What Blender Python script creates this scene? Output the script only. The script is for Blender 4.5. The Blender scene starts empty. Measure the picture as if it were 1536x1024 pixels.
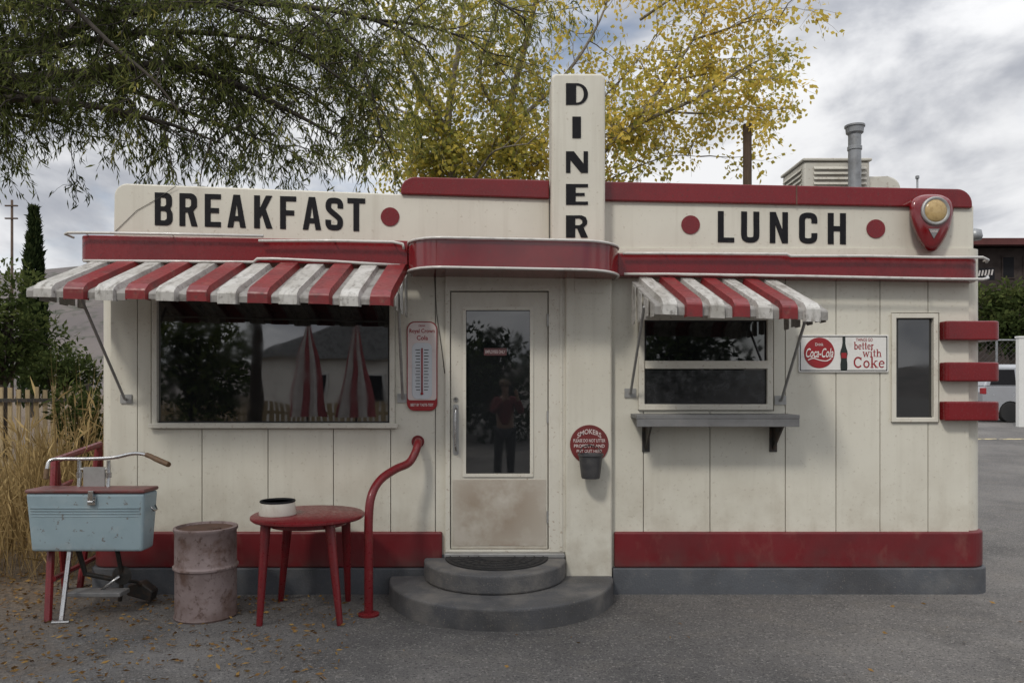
import bpy, bmesh, math, random
import numpy as np
from mathutils import Vector, Matrix
from mathutils.geometry import tessellate_polygon
random.seed(7); rng = np.random.default_rng(7)
SC = bpy.context.scene; COL = SC.collection
PI = math.pi; rad = math.radians
F, HZ, CZ, CD = 1140.0, 580.0, 1.62, 6.0
def X(u, y=0.0): return (u-768)/F*(CD+y)
def Z(v, y=0.0): return CZ+(HZ-v)/F*(CD+y)
def P(u, v, y=0.0): return Vector((X(u, y), y, Z(v, y)))
def gh(y):
    t = min(max((y-3.5)/15, 0), 1); return .5*t*t*(3-2*t)

# ------------------------------------------------------------------ mesh collector
class MB:
    def __init__(s): s.v = []; s.f = []; s.m = []
    def add(s, vs, fs, mi=0):
        b = len(s.v); s.v += [tuple(p) for p in vs]
        for f in fs: s.f.append(tuple(b+i for i in f)); s.m.append(mi)
    def box(s, x0, x1, y0, y1, z0, z1, mi=0):
        vs = [(x, y, z) for z in (z0, z1) for y in (y0, y1) for x in (x0, x1)]
        s.add(vs, [(0,2,3,1),(4,5,7,6),(0,1,5,4),(2,6,7,3),(0,4,6,2),(1,3,7,5)], mi); return s
    def prism(s, loops, fa, fb, mi=0):
        """loops: outer + holes of 2D pts; fa, fb map a 2D point to 3D (two faces)"""
        n = sum(len(l) for l in loops); A = []; B = []
        for l in loops:
            for p in l: A.append(tuple(fa(p))); B.append(tuple(fb(p)))
        fs = []
        if len(loops) == 1:
            fs.append(tuple(range(n))); fs.append(tuple(n+i for i in reversed(range(n))))
        else:
            t = tessellate_polygon([[Vector((p[0], p[1], 0)) for p in l] for l in loops])
            for a in t: fs.append(tuple(a)); fs.append(tuple(n+i for i in reversed(a)))
        o = 0
        for l in loops:
            k = len(l)
            for i in range(k):
                j = (i+1) % k; fs.append((o+i, o+j, n+o+j, n+o+i))
            o += k
        s.add(A+B, fs, mi); return s
    def prism_y(s, loop, y0, y1, holes=(), mi=0):
        return s.prism([loop]+list(holes), lambda p: (p[0], y0, p[1]), lambda p: (p[0], y1, p[1]), mi)
    def prism_px(s, loop, y0, y1, holes=(), mi=0):
        """loop in photo pixels measured at depth y0, extruded straight back to y1"""
        c = lambda l: [(X(p[0], y0), Z(p[1], y0)) for p in l]
        return s.prism_y(c(loop), y0, y1, [c(h) for h in holes], mi)
    def prism_z(s, loop, z0, z1, mi=0):
        f0 = z0 if callable(z0) else (lambda x: z0); f1 = z1 if callable(z1) else (lambda x: z1)
        return s.prism([loop], lambda p: (p[0], p[1], f0(p[0])), lambda p: (p[0], p[1], f1(p[0])), mi)
    def loft(s, loops, mi=0):
        """loops: equal-length 3D rings, capped at both ends"""
        k = len(loops[0]); vs = [p for l in loops for p in l]; fs = [tuple(range(k))[::-1], tuple((len(loops)-1)*k+i for i in range(k))]
        for r in range(len(loops)-1):
            for i in range(k): j = (i+1) % k; fs.append((r*k+i, r*k+j, (r+1)*k+j, (r+1)*k+i))
        s.add(vs, fs, mi); return s
    def tube(s, pts, r, n=8, mi=0, cap=True):
        pts = [Vector(p) for p in pts]; k = len(pts)
        rs = r if isinstance(r, (list, tuple)) else [r]*k
        up = None; vs = []; fs = []
        for i, p in enumerate(pts):
            d = (pts[min(i+1, k-1)]-pts[max(i-1, 0)])
            d = d.normalized() if d.length > 1e-9 else Vector((0, 0, 1))
            if up is None:
                up = d.orthogonal().normalized()
            else:
                up = up-d*up.dot(d); up = up.normalized() if up.length > 1e-6 else d.orthogonal().normalized()
            w = d.cross(up)
            for a in range(n):
                t = 2*PI*a/n; vs.append(p+(up*math.cos(t)+w*math.sin(t))*rs[i])
        for i in range(k-1):
            for a in range(n):
                b = (a+1) % n; fs.append((i*n+a, i*n+b, (i+1)*n+b, (i+1)*n+a))
        if cap: fs.append(tuple(range(n))[::-1]); fs.append(tuple((k-1)*n+a for a in range(n)))
        s.add(vs, fs, mi); return s
    def lathe(s, prof, c=(0, 0, 0), n=36, mi=0, sy=1.0, axis='z'):
        vs = []; fs = []; k = len(prof)
        for r, z in prof:
            for a in range(n):
                t = 2*PI*a/n; x, y = r*math.cos(t), r*math.sin(t)*sy
                q = (x, y, z) if axis == 'z' else (x, -z, y)
                vs.append((c[0]+q[0], c[1]+q[1], c[2]+q[2]))
        for i in range(k-1):
            for a in range(n):
                b = (a+1) % n; fs.append((i*n+a, i*n+b, (i+1)*n+b, (i+1)*n+a))
        if prof[0][0] > 1e-5: fs.append(tuple(range(n))[::-1])
        if prof[-1][0] > 1e-5: fs.append(tuple((k-1)*n+a for a in range(n)))
        s.add(vs, fs, mi); return s

def wloc(o):
    v = Vector((0, 0, 0))
    while o: v += o.location; o = o.parent
    return v
def obj(name, mb, mats, parent=None, bevel=0, smooth=False, org=None, seg=2, solid=0):
    me = bpy.data.meshes.new(name)
    off = wloc(parent) if parent else Vector(org or (0, 0, 0))
    me.from_pydata([(x-off.x, y-off.y, z-off.z) for x, y, z in mb.v], [], mb.f)
    bm = bmesh.new(); bm.from_mesh(me)
    bmesh.ops.recalc_face_normals(bm, faces=bm.faces); bm.to_mesh(me); bm.free()
    if not isinstance(mats, (list, tuple)): mats = [mats]
    for m in mats: me.materials.append(m)
    if len(mats) > 1: me.polygons.foreach_set('material_index', mb.m)
    if smooth: me.polygons.foreach_set('use_smooth', [True]*len(me.polygons))
    o = bpy.data.objects.new(name, me); COL.objects.link(o)
    if parent: o.parent = parent
    elif org: o.location = org
    if smooth == 'auto':
        me.set_sharp_from_angle(angle=rad(40))
    if solid:
        m = o.modifiers.new('solid', 'SOLIDIFY'); m.thickness = solid; m.offset = -1
    if bevel:
        m = o.modifiers.new('bevel', 'BEVEL'); m.width = bevel; m.segments = seg; m.limit_method = 'ANGLE'; m.angle_limit = rad(35)
    return o
def tag(o, label=None, cat=None, group=None, kind=None):
    if label: o['label'] = label
    if cat: o['category'] = cat
    if group: o['group'] = group
    if kind: o['kind'] = kind
    return o
def thing(name, label, cat, loc=(0, 0, 0), group=None):
    o = bpy.data.objects.new(name, None); COL.objects.link(o); o.location = loc; o.empty_display_size = .2
    return tag(o, label, cat, group)

# ------------------------------------------------------------------ materials
def mat(name, base, layers=(), rough=.6, metal=0.0, bump=None, spec=.5, rv=.12):
    """layers: dict(c, s, lo, hi, st=(sx,sy,sz), f, z=(zfull,znone), ctr, rad)"""
    m = bpy.data.materials.new(name); m.use_nodes = True; nt = m.node_tree; N = nt.nodes; L = nt.links
    b = N['Principled BSDF']; b.inputs['Roughness'].default_value = rough; b.inputs['Metallic'].default_value = metal
    b.inputs['Specular IOR Level'].default_value = spec
    g = N.new('ShaderNodeNewGeometry'); pos = g.outputs['Position']
    rgb = N.new('ShaderNodeRGB'); rgb.outputs[0].default_value = (*base, 1); cur = rgb.outputs[0]; lastn = None
    for l in layers:
        mp = N.new('ShaderNodeMapping'); L.new(pos, mp.inputs['Vector']); mp.inputs['Scale'].default_value = l.get('st', (1, 1, 1))
        mp.inputs['Location'].default_value = (random.random()*9,)*3
        nz = N.new('ShaderNodeTexNoise'); nz.inputs['Scale'].default_value = l['s']; nz.inputs['Detail'].default_value = l.get('d', 2 if l['s'] > 18 else 4)
        nz.inputs['Roughness'].default_value = .62
        L.new(mp.outputs[0], nz.inputs['Vector'])
        mr = N.new('ShaderNodeMapRange'); mr.inputs['From Min'].default_value = l['lo']; mr.inputs['From Max'].default_value = l['hi']
        mr.inputs['To Max'].default_value = l.get('f', 1.0); L.new(nz.outputs['Fac'], mr.inputs['Value']); fac = mr.outputs[0]; lastn = nz.outputs['Fac']
        if 'z' in l or 'ctr' in l:
            mr2 = N.new('ShaderNodeMapRange'); mr2.inputs['To Min'].default_value = 1; mr2.inputs['To Max'].default_value = 0
            if 'z' in l:
                sp = N.new('ShaderNodeSeparateXYZ'); L.new(pos, sp.inputs[0]); L.new(sp.outputs['Z'], mr2.inputs['Value'])
                mr2.inputs['From Min'].default_value, mr2.inputs['From Max'].default_value = l['z']
            else:
                vm = N.new('ShaderNodeVectorMath'); vm.operation = 'DISTANCE'; L.new(pos, vm.inputs[0]); vm.inputs[1].default_value = l['ctr']
                L.new(vm.outputs['Value'], mr2.inputs['Value']); mr2.inputs['From Min'].default_value = l['rad']*.15; mr2.inputs['From Max'].default_value = l['rad']
            mu = N.new('ShaderNodeMath'); mu.operation = 'MULTIPLY'; L.new(fac, mu.inputs[0]); L.new(mr2.outputs[0], mu.inputs[1]); fac = mu.outputs[0]
        mx = N.new('ShaderNodeMix'); mx.data_type = 'RGBA'; L.new(fac, mx.inputs['Factor']); L.new(cur, mx.inputs['A']); mx.inputs['B'].default_value = (*l['c'], 1)
        cur = mx.outputs['Result']
    L.new(cur, b.inputs['Base Color'])
    if lastn is not None and rv:
        mr = N.new('ShaderNodeMapRange'); mr.inputs['From Min'].default_value = .3; mr.inputs['From Max'].default_value = .7
        mr.inputs['To Min'].default_value = max(rough-rv, .03); mr.inputs['To Max'].default_value = min(rough+rv, 1); L.new(lastn, mr.inputs['Value']); L.new(mr.outputs[0], b.inputs['Roughness'])
    if bump:
        nz = N.new('ShaderNodeTexNoise'); nz.inputs['Scale'].default_value = bump[0]; nz.inputs['Detail'].default_value = 2; L.new(pos, nz.inputs['Vector'])
        bp = N.new('ShaderNodeBump'); bp.inputs['Strength'].default_value = bump[1]; bp.inputs['Distance'].default_value = .01
        L.new(nz.outputs['Fac'], bp.inputs['Height']); L.new(bp.outputs[0], b.inputs['Normal'])
    return m
def leafmat(name, cols, trans=.35):
    m = bpy.data.materials.new(name); m.use_nodes = True; nt = m.node_tree; N = nt.nodes; L = nt.links
    N.remove(N['Principled BSDF']); out = N['Material Output']
    at = N.new('ShaderNodeAttribute'); at.attribute_name = 'tone'
    cr = N.new('ShaderNodeValToRGB'); e = cr.color_ramp.elements
    while len(e) < len(cols): e.new(.5)
    for i, c in enumerate(cols): e[i].position = i/(len(cols)-1); e[i].color = (*c, 1)
    L.new(at.outputs['Fac'], cr.inputs[0])
    d = N.new('ShaderNodeBsdfDiffuse')
    t = N.new('ShaderNodeBsdfTranslucent'); mx = N.new('ShaderNodeMixShader'); mx.inputs[0].default_value = trans
    L.new(cr.outputs[0], d.inputs['Color']); L.new(cr.outputs[0], t.inputs[0]); L.new(d.outputs[0], mx.inputs[1]); L.new(t.outputs[0], mx.inputs[2]); L.new(mx.outputs[0], out.inputs[0])
    return m
def glassmat(name, base, ior=2.45):
    m = bpy.data.materials.new(name); m.use_nodes = True; nt = m.node_tree; N = nt.nodes; L = nt.links
    b = N['Principled BSDF']; b.inputs['Base Color'].default_value = (*base, 1); b.inputs['Roughness'].default_value = .02; b.inputs['IOR'].default_value = ior
    g = N.new('ShaderNodeNewGeometry'); nz = N.new('ShaderNodeTexNoise'); nz.inputs['Scale'].default_value = 2.2; nz.inputs['Detail'].default_value = 1
    bp = N.new('ShaderNodeBump'); bp.inputs['Strength'].default_value = .07; bp.inputs['Distance'].default_value = .02
    L.new(g.outputs['Position'], nz.inputs['Vector']); L.new(nz.outputs['Fac'], bp.inputs['Height']); L.new(bp.outputs[0], b.inputs['Normal'])
    n2 = N.new('ShaderNodeTexNoise'); n2.inputs['Scale'].default_value = 5; n2.inputs['Detail'].default_value = 4; L.new(g.outputs['Position'], n2.inputs['Vector'])
    mr = N.new('ShaderNodeMapRange'); mr.inputs['From Min'].default_value = .4; mr.inputs['From Max'].default_value = .75; mr.inputs['To Min'].default_value = .012; mr.inputs['To Max'].default_value = .06
    L.new(n2.outputs['Fac'], mr.inputs['Value']); L.new(mr.outputs[0], b.inputs['Roughness'])
    return m

CREAM = (.60, .578, .497)
def wall_layers(z0=.3):
    return [dict(c=(.49, .46, .385), s=1.4, lo=.45, hi=.74, f=.6),
            dict(c=(.37, .335, .265), s=3.0, lo=.52, hi=.82, st=(3.2, 3.2, .22), f=.34),
            dict(c=(.30, .245, .175), s=5.0, lo=.40, hi=.75, f=.6, z=(z0, z0+.8)),
            dict(c=(.34, .29, .22), s=38., lo=.62, hi=.74, f=.45)]
M = {}
M['wall'] = mat('cream wall paint', CREAM, wall_layers(), rough=.5, bump=(4, .10))
M['parapet'] = mat('cream parapet paint', (.595, .575, .495), [dict(c=(.48, .455, .385), s=1.3, lo=.42, hi=.72, f=.55), dict(c=(.34, .30, .235), s=3, lo=.52, hi=.8, st=(4, 4, .25), f=.38), dict(c=(.31, .26, .19), s=30., lo=.64, hi=.74, f=.45)], rough=.5, bump=(5, .08))
M['trimw'] = mat('cream trim paint', (.59, .565, .49), [dict(c=(.39, .35, .28), s=6, lo=.5, hi=.8, f=.5), dict(c=(.28, .19, .12), s=45, lo=.63, hi=.72, f=.55)], rough=.45)
M['red'] = mat('red enamel paint', (.165, .007, .010), [dict(c=(.10, .008, .010), s=1.8, lo=.42, hi=.7, f=.8), dict(c=(.22, .045, .04), s=3., lo=.58, hi=.82, st=(3, 3, .4), f=.3), dict(c=(.08, .02, .018), s=40, lo=.63, hi=.72, f=.6)], rough=.24, bump=(9, .05), rv=.08)
M['redgloss'] = mat('glossy red canopy enamel', (.165, .006, .009), [dict(c=(.09, .007, .009), s=1.8, lo=.42, hi=.7, f=.8), dict(c=(.08, .02, .018), s=40, lo=.64, hi=.72, f=.5)], rough=.13, bump=(5, .06), spec=.8, rv=.06)
M['basered'] = mat('scuffed red base paint', (.145, .009, .013), [dict(c=(.095, .012, .014), s=2.2, lo=.42, hi=.7, f=.8), dict(c=(.21, .095, .075), s=7, lo=.58, hi=.78, st=(1, 1, .5), f=.45), dict(c=(.07, .05, .042), s=5, lo=.35, hi=.7, f=.75, z=(.19, .36))], rough=.45, bump=(9, .08))
M['concrete'] = mat('grey painted concrete', (.080, .086, .097), [dict(c=(.14, .14, .14), s=4, lo=.5, hi=.75, f=.7), dict(c=(.045, .045, .048), s=2.2, lo=.46, hi=.72, f=.7), dict(c=(.22, .2, .18), s=60, lo=.64, hi=.74, f=.5)], rough=.75, bump=(70, .25))
M['steps'] = mat('worn grey step paint', (.085, .085, .088), [dict(c=(.20, .185, .165), s=3.2, lo=.44, hi=.72, f=.85), dict(c=(.04, .038, .036), s=2, lo=.46, hi=.72, f=.7), dict(c=(.26, .23, .19), s=70, lo=.62, hi=.72, f=.6)], rough=.8, bump=(80, .35))
M['black'] = mat('black sign paint', (.010, .010, .012), [dict(c=(.04, .04, .04), s=25, lo=.55, hi=.8, f=.4)], rough=.65, spec=.15, rv=.05)
M['tube'] = mat('unlit glass tubing', (.54, .52, .49), [dict(c=(.26, .24, .22), s=20, lo=.52, hi=.75, f=.6)], rough=.2)
M['glass'] = glassmat('dark window glass', (.008, .009, .010))
M['dimglass'] = glassmat('dim grimy glass', (.010, .011, .012), 2.0)
M['screen'] = mat('dark insect screen', (.012, .013, .014), [dict(c=(.030, .030, .032), s=14, lo=.45, hi=.7, f=.7)], rough=.16, spec=.7, rv=.08)
M['gasket'] = mat('black glazing rubber', (.02, .02, .02), rough=.6)
M['door'] = mat('cream door paint', (.545, .52, .45), [dict(c=(.39, .345, .275), s=5, lo=.46, hi=.76, st=(2, 2, .5), f=.5), dict(c=(.22, .14, .08), s=40, lo=.64, hi=.72, f=.6), dict(c=(.28, .2, .13), s=5, lo=.35, hi=.65, f=.5, z=(.33, .55))], rough=.5)
M['kick'] = mat('grimy kick panel', (.52, .49, .43), [dict(c=(.235, .17, .115), s=3.0, lo=.32, hi=.60, f=.88, ctr=(-.10, -.03, .70), rad=.58), dict(c=(.24, .18, .12), s=4, lo=.42, hi=.66, f=.75, ctr=(-.36, -.03, .52), rad=.40), dict(c=(.37, .325, .265), s=3, lo=.42, hi=.72, f=.65), dict(c=(.19, .105, .055), s=9, lo=.40, hi=.62, f=.85, z=(.33, .42))], rough=.42)
M['chrome'] = mat('dull chrome', (.50, .50, .50), [dict(c=(.26, .2, .15), s=30, lo=.55, hi=.75, f=.7)], rough=.25, metal=1)
M['alu'] = mat('weathered aluminium', (.36, .36, .35), [dict(c=(.2, .19, .18), s=9, lo=.45, hi=.75, f=.7)], rough=.5, metal=.5)
M['awnw'] = mat('chalky white awning', (.47, .46, .435), [dict(c=(.29, .275, .245), s=3.2, lo=.40, hi=.68, f=.85), dict(c=(.125, .11, .09), s=9, lo=.49, hi=.72, st=(3, .6, 1), f=.8), dict(c=(.09, .08, .065), s=30, lo=.56, hi=.71, f=.65)], rough=.55)
M['awns'] = mat('shade painted awning slat', (.28, .27, .255), [dict(c=(.15, .14, .125), s=3.2, lo=.42, hi=.70, f=.8), dict(c=(.08, .07, .06), s=12, lo=.50, hi=.70, f=.75)], rough=.6)  # darker copy of the awning white; shade between raised slats painted in
M['awnr'] = mat('faded red awning', (.185, .013, .015), [dict(c=(.105, .015, .016), s=5, lo=.44, hi=.72, f=.85), dict(c=(.27, .12, .09), s=14, lo=.58, hi=.76, f=.5), dict(c=(.055, .028, .023), s=30, lo=.58, hi=.72, f=.65)], rough=.42)
M['shelf'] = mat('grey shelf paint', (.17, .17, .17), [dict(c=(.085, .085, .085), s=8, lo=.45, hi=.75, f=.6), dict(c=(.27, .25, .22), s=40, lo=.6, hi=.72, f=.4)], rough=.55)
M['furn'] = mat('red furniture paint', (.165, .009, .013), [dict(c=(.11, .011, .013), s=6, lo=.45, hi=.7, f=.7), dict(c=(.25, .085, .065), s=24, lo=.60, hi=.76, f=.4), dict(c=(.06, .025, .02), s=45, lo=.62, hi=.7, f=.5)], rough=.36)
M['drum'] = mat('rust speckled drum paint', (.275, .215, .205), [dict(c=(.19, .14, .13), s=4, lo=.40, hi=.70, f=.8), dict(c=(.11, .058, .04), s=8, lo=.50, hi=.70, f=.85), dict(c=(.075, .04, .028), s=30, lo=.56, hi=.70, f=.7), dict(c=(.08, .04, .027), s=6, lo=.25, hi=.65, f=.85, z=(.0, .18))], rough=.6, bump=(40, .12))
M['rust'] = mat('rusty steel', (.08, .042, .028), [dict(c=(.15, .08, .055), s=12, lo=.45, hi=.7, f=.8)], rough=.8)
M['cooler'] = mat('pale blue cooler enamel', (.29, .38, .415), [dict(c=(.22, .30, .335), s=4, lo=.45, hi=.7, f=.6), dict(c=(.42, .46, .46), s=9, lo=.54, hi=.75, f=.4), dict(c=(.13, .09, .06), s=26, lo=.65, hi=.72, f=.7), dict(c=(.18, .15, .12), s=5, lo=.4, hi=.7, f=.5, z=(.46, .54))], rough=.42)
M['lid'] = mat('faded red cooler lid', (.155, .042, .04), [dict(c=(.10, .045, .04), s=8, lo=.42, hi=.7, f=.85), dict(c=(.26, .19, .17), s=5, lo=.50, hi=.72, f=.6)], rough=.45)
M['grip'] = mat('worn wooden grip', (.10, .055, .025), [dict(c=(.2, .12, .06), s=20, lo=.45, hi=.7, f=.6)], rough=.55)
M['iron'] = mat('dark greasy steel', (.05, .048, .045), [dict(c=(.12, .08, .055), s=20, lo=.5, hi=.7, f=.6)], rough=.5, metal=.5)
M['enamel'] = mat('white enamel', (.64, .62, .54), [dict(c=(.42, .37, .3), s=14, lo=.52, hi=.75, f=.5)], rough=.25)
M['signw'] = mat('white enamel sign', (.68, .67, .64), [dict(c=(.48, .45, .4), s=10, lo=.55, hi=.8, f=.5)], rough=.3)
M['signr'] = mat('red sign paint', (.27, .013, .017), [dict(c=(.20, .016, .018), s=9, lo=.5, hi=.8, f=.6)], rough=.35)
M['signd'] = mat('dull red notice paint', (.15, .020, .020), [dict(c=(.09, .018, .016), s=9, lo=.45, hi=.75, f=.7)], rough=.45)
M['notice'] = mat('faded notice ink', (.105, .034, .034), [dict(c=(.06, .03, .03), s=30, lo=.45, hi=.75, f=.7)], rough=.45)
M['umbr'] = mat('faded red umbrella cloth', (.25, .05, .055), [dict(c=(.15, .04, .045), s=9, lo=.45, hi=.75, f=.7)], rough=.8)
M['umbw'] = mat('dirty white umbrella cloth', (.48, .45, .43), [dict(c=(.32, .30, .28), s=9, lo=.45, hi=.75, f=.7)], rough=.8)
M['cream2'] = mat('pale pink sign ground', (.58, .50, .48), [dict(c=(.42, .33, .31), s=9, lo=.52, hi=.8, f=.5)], rough=.4)
M['scale'] = mat('blue grey scale plate', (.50, .52, .55), [dict(c=(.4, .38, .38), s=9, lo=.52, hi=.8, f=.5)], rough=.4)
M['gold'] = mat('pale amber lens', (.46, .33, .15), [dict(c=(.28, .18, .07), s=26, lo=.42, hi=.7, f=.7)], rough=.18)
M['green'] = mat('dark bottle green', (.012, .018, .014), rough=.2)
M['bucket'] = mat('grey galvanised bucket', (.06, .06, .064), [dict(c=(.12, .115, .11), s=18, lo=.45, hi=.7, f=.6)], rough=.5, metal=.3)
M['acm'] = mat('beige cooler housing', (.52, .50, .44), [dict(c=(.36, .33, .28), s=5, lo=.45, hi=.75, f=.7), dict(c=(.2, .13, .09), s=25, lo=.62, hi=.72, f=.5)], rough=.55)
M['galv'] = mat('galvanised flue steel', (.26, .27, .28), [dict(c=(.12, .12, .12), s=8, lo=.45, hi=.7, f=.8)], rough=.45, metal=.4)
M['wood'] = mat('weathered pole wood', (.085, .055, .038), [dict(c=(.04, .03, .022), s=6, lo=.45, hi=.7, st=(6, 6, .5), f=.8)], rough=.9)
M['bark'] = mat('dark bark', (.038, .031, .025), [dict(c=(.075, .062, .05), s=9, lo=.48, hi=.7, st=(2, 2, .6), f=.8)], rough=.9)
M['palebark'] = mat('grey brown bark', (.19, .165, .13), [dict(c=(.09, .075, .06), s=9, lo=.48, hi=.7, st=(1, 1, .6), f=.8)], rough=.9)
M['fencewood'] = mat('straw coloured fence boards', (.40, .31, .18), [dict(c=(.26, .20, .12), s=4, lo=.45, hi=.7, st=(8, 8, .6), f=.8)], rough=.85)
M['mat'] = mat('black rubber mat', (.014, .014, .015), [dict(c=(.05, .045, .04), s=30, lo=.5, hi=.75, f=.7)], rough=.75)
M['brown'] = mat('dark brown wall', (.04, .028, .024), [dict(c=(.024, .018, .016), s=3, lo=.45, hi=.7, f=.6)], rough=.85)
M['roofred'] = mat('dark red roof', (.085, .020, .018), [dict(c=(.05, .02, .018), s=3, lo=.45, hi=.7, f=.6)], rough=.8)
M['silver'] = mat('silver car paint', (.40, .41, .43), [dict(c=(.33, .34, .36), s=3, lo=.45, hi=.7, f=.5)], rough=.22, metal=.5)
M['tyre'] = mat('tyre rubber', (.015, .015, .015), rough=.8)
M['pale'] = mat('pale stucco', (.74, .72, .68), [dict(c=(.55, .53, .5), s=2, lo=.45, hi=.7, f=.6)], rough=.85)
M['plaster'] = mat('white plastic', (.66, .66, .64), [dict(c=(.5, .5, .48), s=5, lo=.5, hi=.8, f=.4)], rough=.4)
M['yline'] = mat('worn line paint', (.50, .42, .24), [dict(c=(.1, .1, .1), s=6, lo=.5, hi=.62, f=1)], rough=.8)
M['skin'] = mat('skin', (.28, .17, .12), [dict(c=(.22, .12, .09), s=20, lo=.45, hi=.7, f=.5)], rough=.5)
M['cloth'] = mat('dark cloth', (.022, .023, .028), [dict(c=(.04, .04, .046), s=30, lo=.45, hi=.7, f=.6)], rough=.9)
M['shirt'] = mat('dull red shirt cloth', (.14, .022, .028), [dict(c=(.09, .02, .024), s=20, lo=.45, hi=.7, f=.6)], rough=.9)
M['l_olive'] = leafmat('olive willow leaves', [(.060, .075, .026), (.145, .170, .056), (.25, .265, .085), (.44, .39, .115)], .52)
M['l_gold'] = leafmat('golden leaves', [(.26, .27, .07), (.46, .41, .095), (.66, .52, .11), (.80, .60, .14)], .52)
M['l_dark'] = leafmat('dark evergreen leaves', [(.010, .018, .008), (.030, .045, .018), (.07, .09, .035)], .2)
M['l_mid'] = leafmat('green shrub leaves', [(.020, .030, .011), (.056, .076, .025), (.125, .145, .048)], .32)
M['l_dry'] = leafmat('dry straw', [(.12, .08, .035), (.31, .22, .10), (.52, .39, .19)], .32)
M['l_litter'] = leafmat('fallen leaves', [(.10, .055, .025), (.22, .125, .05), (.38, .24, .08)], .1)

# ------------------------------------------------------------------ world, sun, camera
az = Vector((-.45, -.80, 0)).normalized(); el = rad(46)
W = bpy.data.worlds.new('World'); SC.world = W; W.use_nodes = True; nt = W.node_tree; N = nt.nodes; L = nt.links
bg = N['Background']; out = N['World Output']
sky = N.new('ShaderNodeTexSky'); sky.sky_type = 'NISHITA'; sky.sun_disc = False; sky.sun_elevation = el; sky.sun_rotation = math.atan2(az.x, az.y)
L.new(sky.outputs[0], bg.inputs[0]); bg.inputs[1].default_value = .11
tc = N.new('ShaderNodeTexCoord'); mp = N.new('ShaderNodeMapping'); mp.inputs['Scale'].default_value = (1, 1, 2.1); mp.inputs['Location'].default_value = (3.3, 1.2, .4)
L.new(tc.outputs['Generated'], mp.inputs[0])
def noise(sc, det, dis=0):
    n = N.new('ShaderNodeTexNoise'); n.inputs['Scale'].default_value = sc; n.inputs['Detail'].default_value = det; n.inputs['Roughness'].default_value = .55; n.inputs['Distortion'].default_value = dis
    L.new(mp.outputs[0], n.inputs['Vector']); return n.outputs['Fac']
def mrange(a, lo, hi, t0=0, t1=1, smooth=True):
    n = N.new('ShaderNodeMapRange'); n.inputs[1].default_value = lo; n.inputs[2].default_value = hi; n.inputs[3].default_value = t0; n.inputs[4].default_value = t1
    if smooth: n.interpolation_type = 'SMOOTHSTEP'
    L.new(a, n.inputs[0]); return n.outputs[0]
cover = mrange(noise(2.6, 5, .3), .27, .44, .25, 1)
shade = mrange(noise(4.0, 6, .25), .35, .62)
mx = N.new('ShaderNodeMix'); mx.data_type = 'RGBA'; L.new(shade, mx.inputs['Factor']); mx.inputs['A'].default_value = (.42, .44, .49, 1); mx.inputs['B'].default_value = (.91, .915, .93, 1)
sep = N.new('ShaderNodeSeparateXYZ'); L.new(tc.outputs['Generated'], sep.inputs[0])
gain = mrange(sep.outputs['Z'], .25, .95, 1.0, 2.0)
bg2 = N.new('ShaderNodeBackground'); L.new(mx.outputs['Result'], bg2.inputs[0]); L.new(gain, bg2.inputs[1])
ms = N.new('ShaderNodeMixShader'); L.new(cover, ms.inputs[0]); L.new(bg.outputs[0], ms.inputs[1]); L.new(bg2.outputs[0], ms.inputs[2]); L.new(ms.outputs[0], out.inputs[0])
sl = bpy.data.lights.new('sun', 'SUN'); sl.energy = 1.7; sl.angle = rad(8); sl.color = (1, .95, .87)
so = bpy.data.objects.new('sun', sl); COL.objects.link(so)
sd = Vector((az.x*math.cos(el), az.y*math.cos(el), math.sin(el))); so.rotation_euler = (-sd).to_track_quat('-Z', 'Y').to_euler(); so.location = sd*30
cam = bpy.data.cameras.new('camera'); cam.sensor_width = 36; cam.lens = F/1536*36; cam.shift_y = (HZ-512)/1536; cam.clip_end = 1500; cam.clip_start = .05
co = bpy.data.objects.new('camera', cam); COL.objects.link(co); co.location = (0, -CD, CZ); co.rotation_euler = (rad(90), 0, 0); SC.camera = co
SC.view_settings.view_transform = 'Standard'; SC.view_settings.look = 'None'; SC.view_settings.exposure = 0

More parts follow.
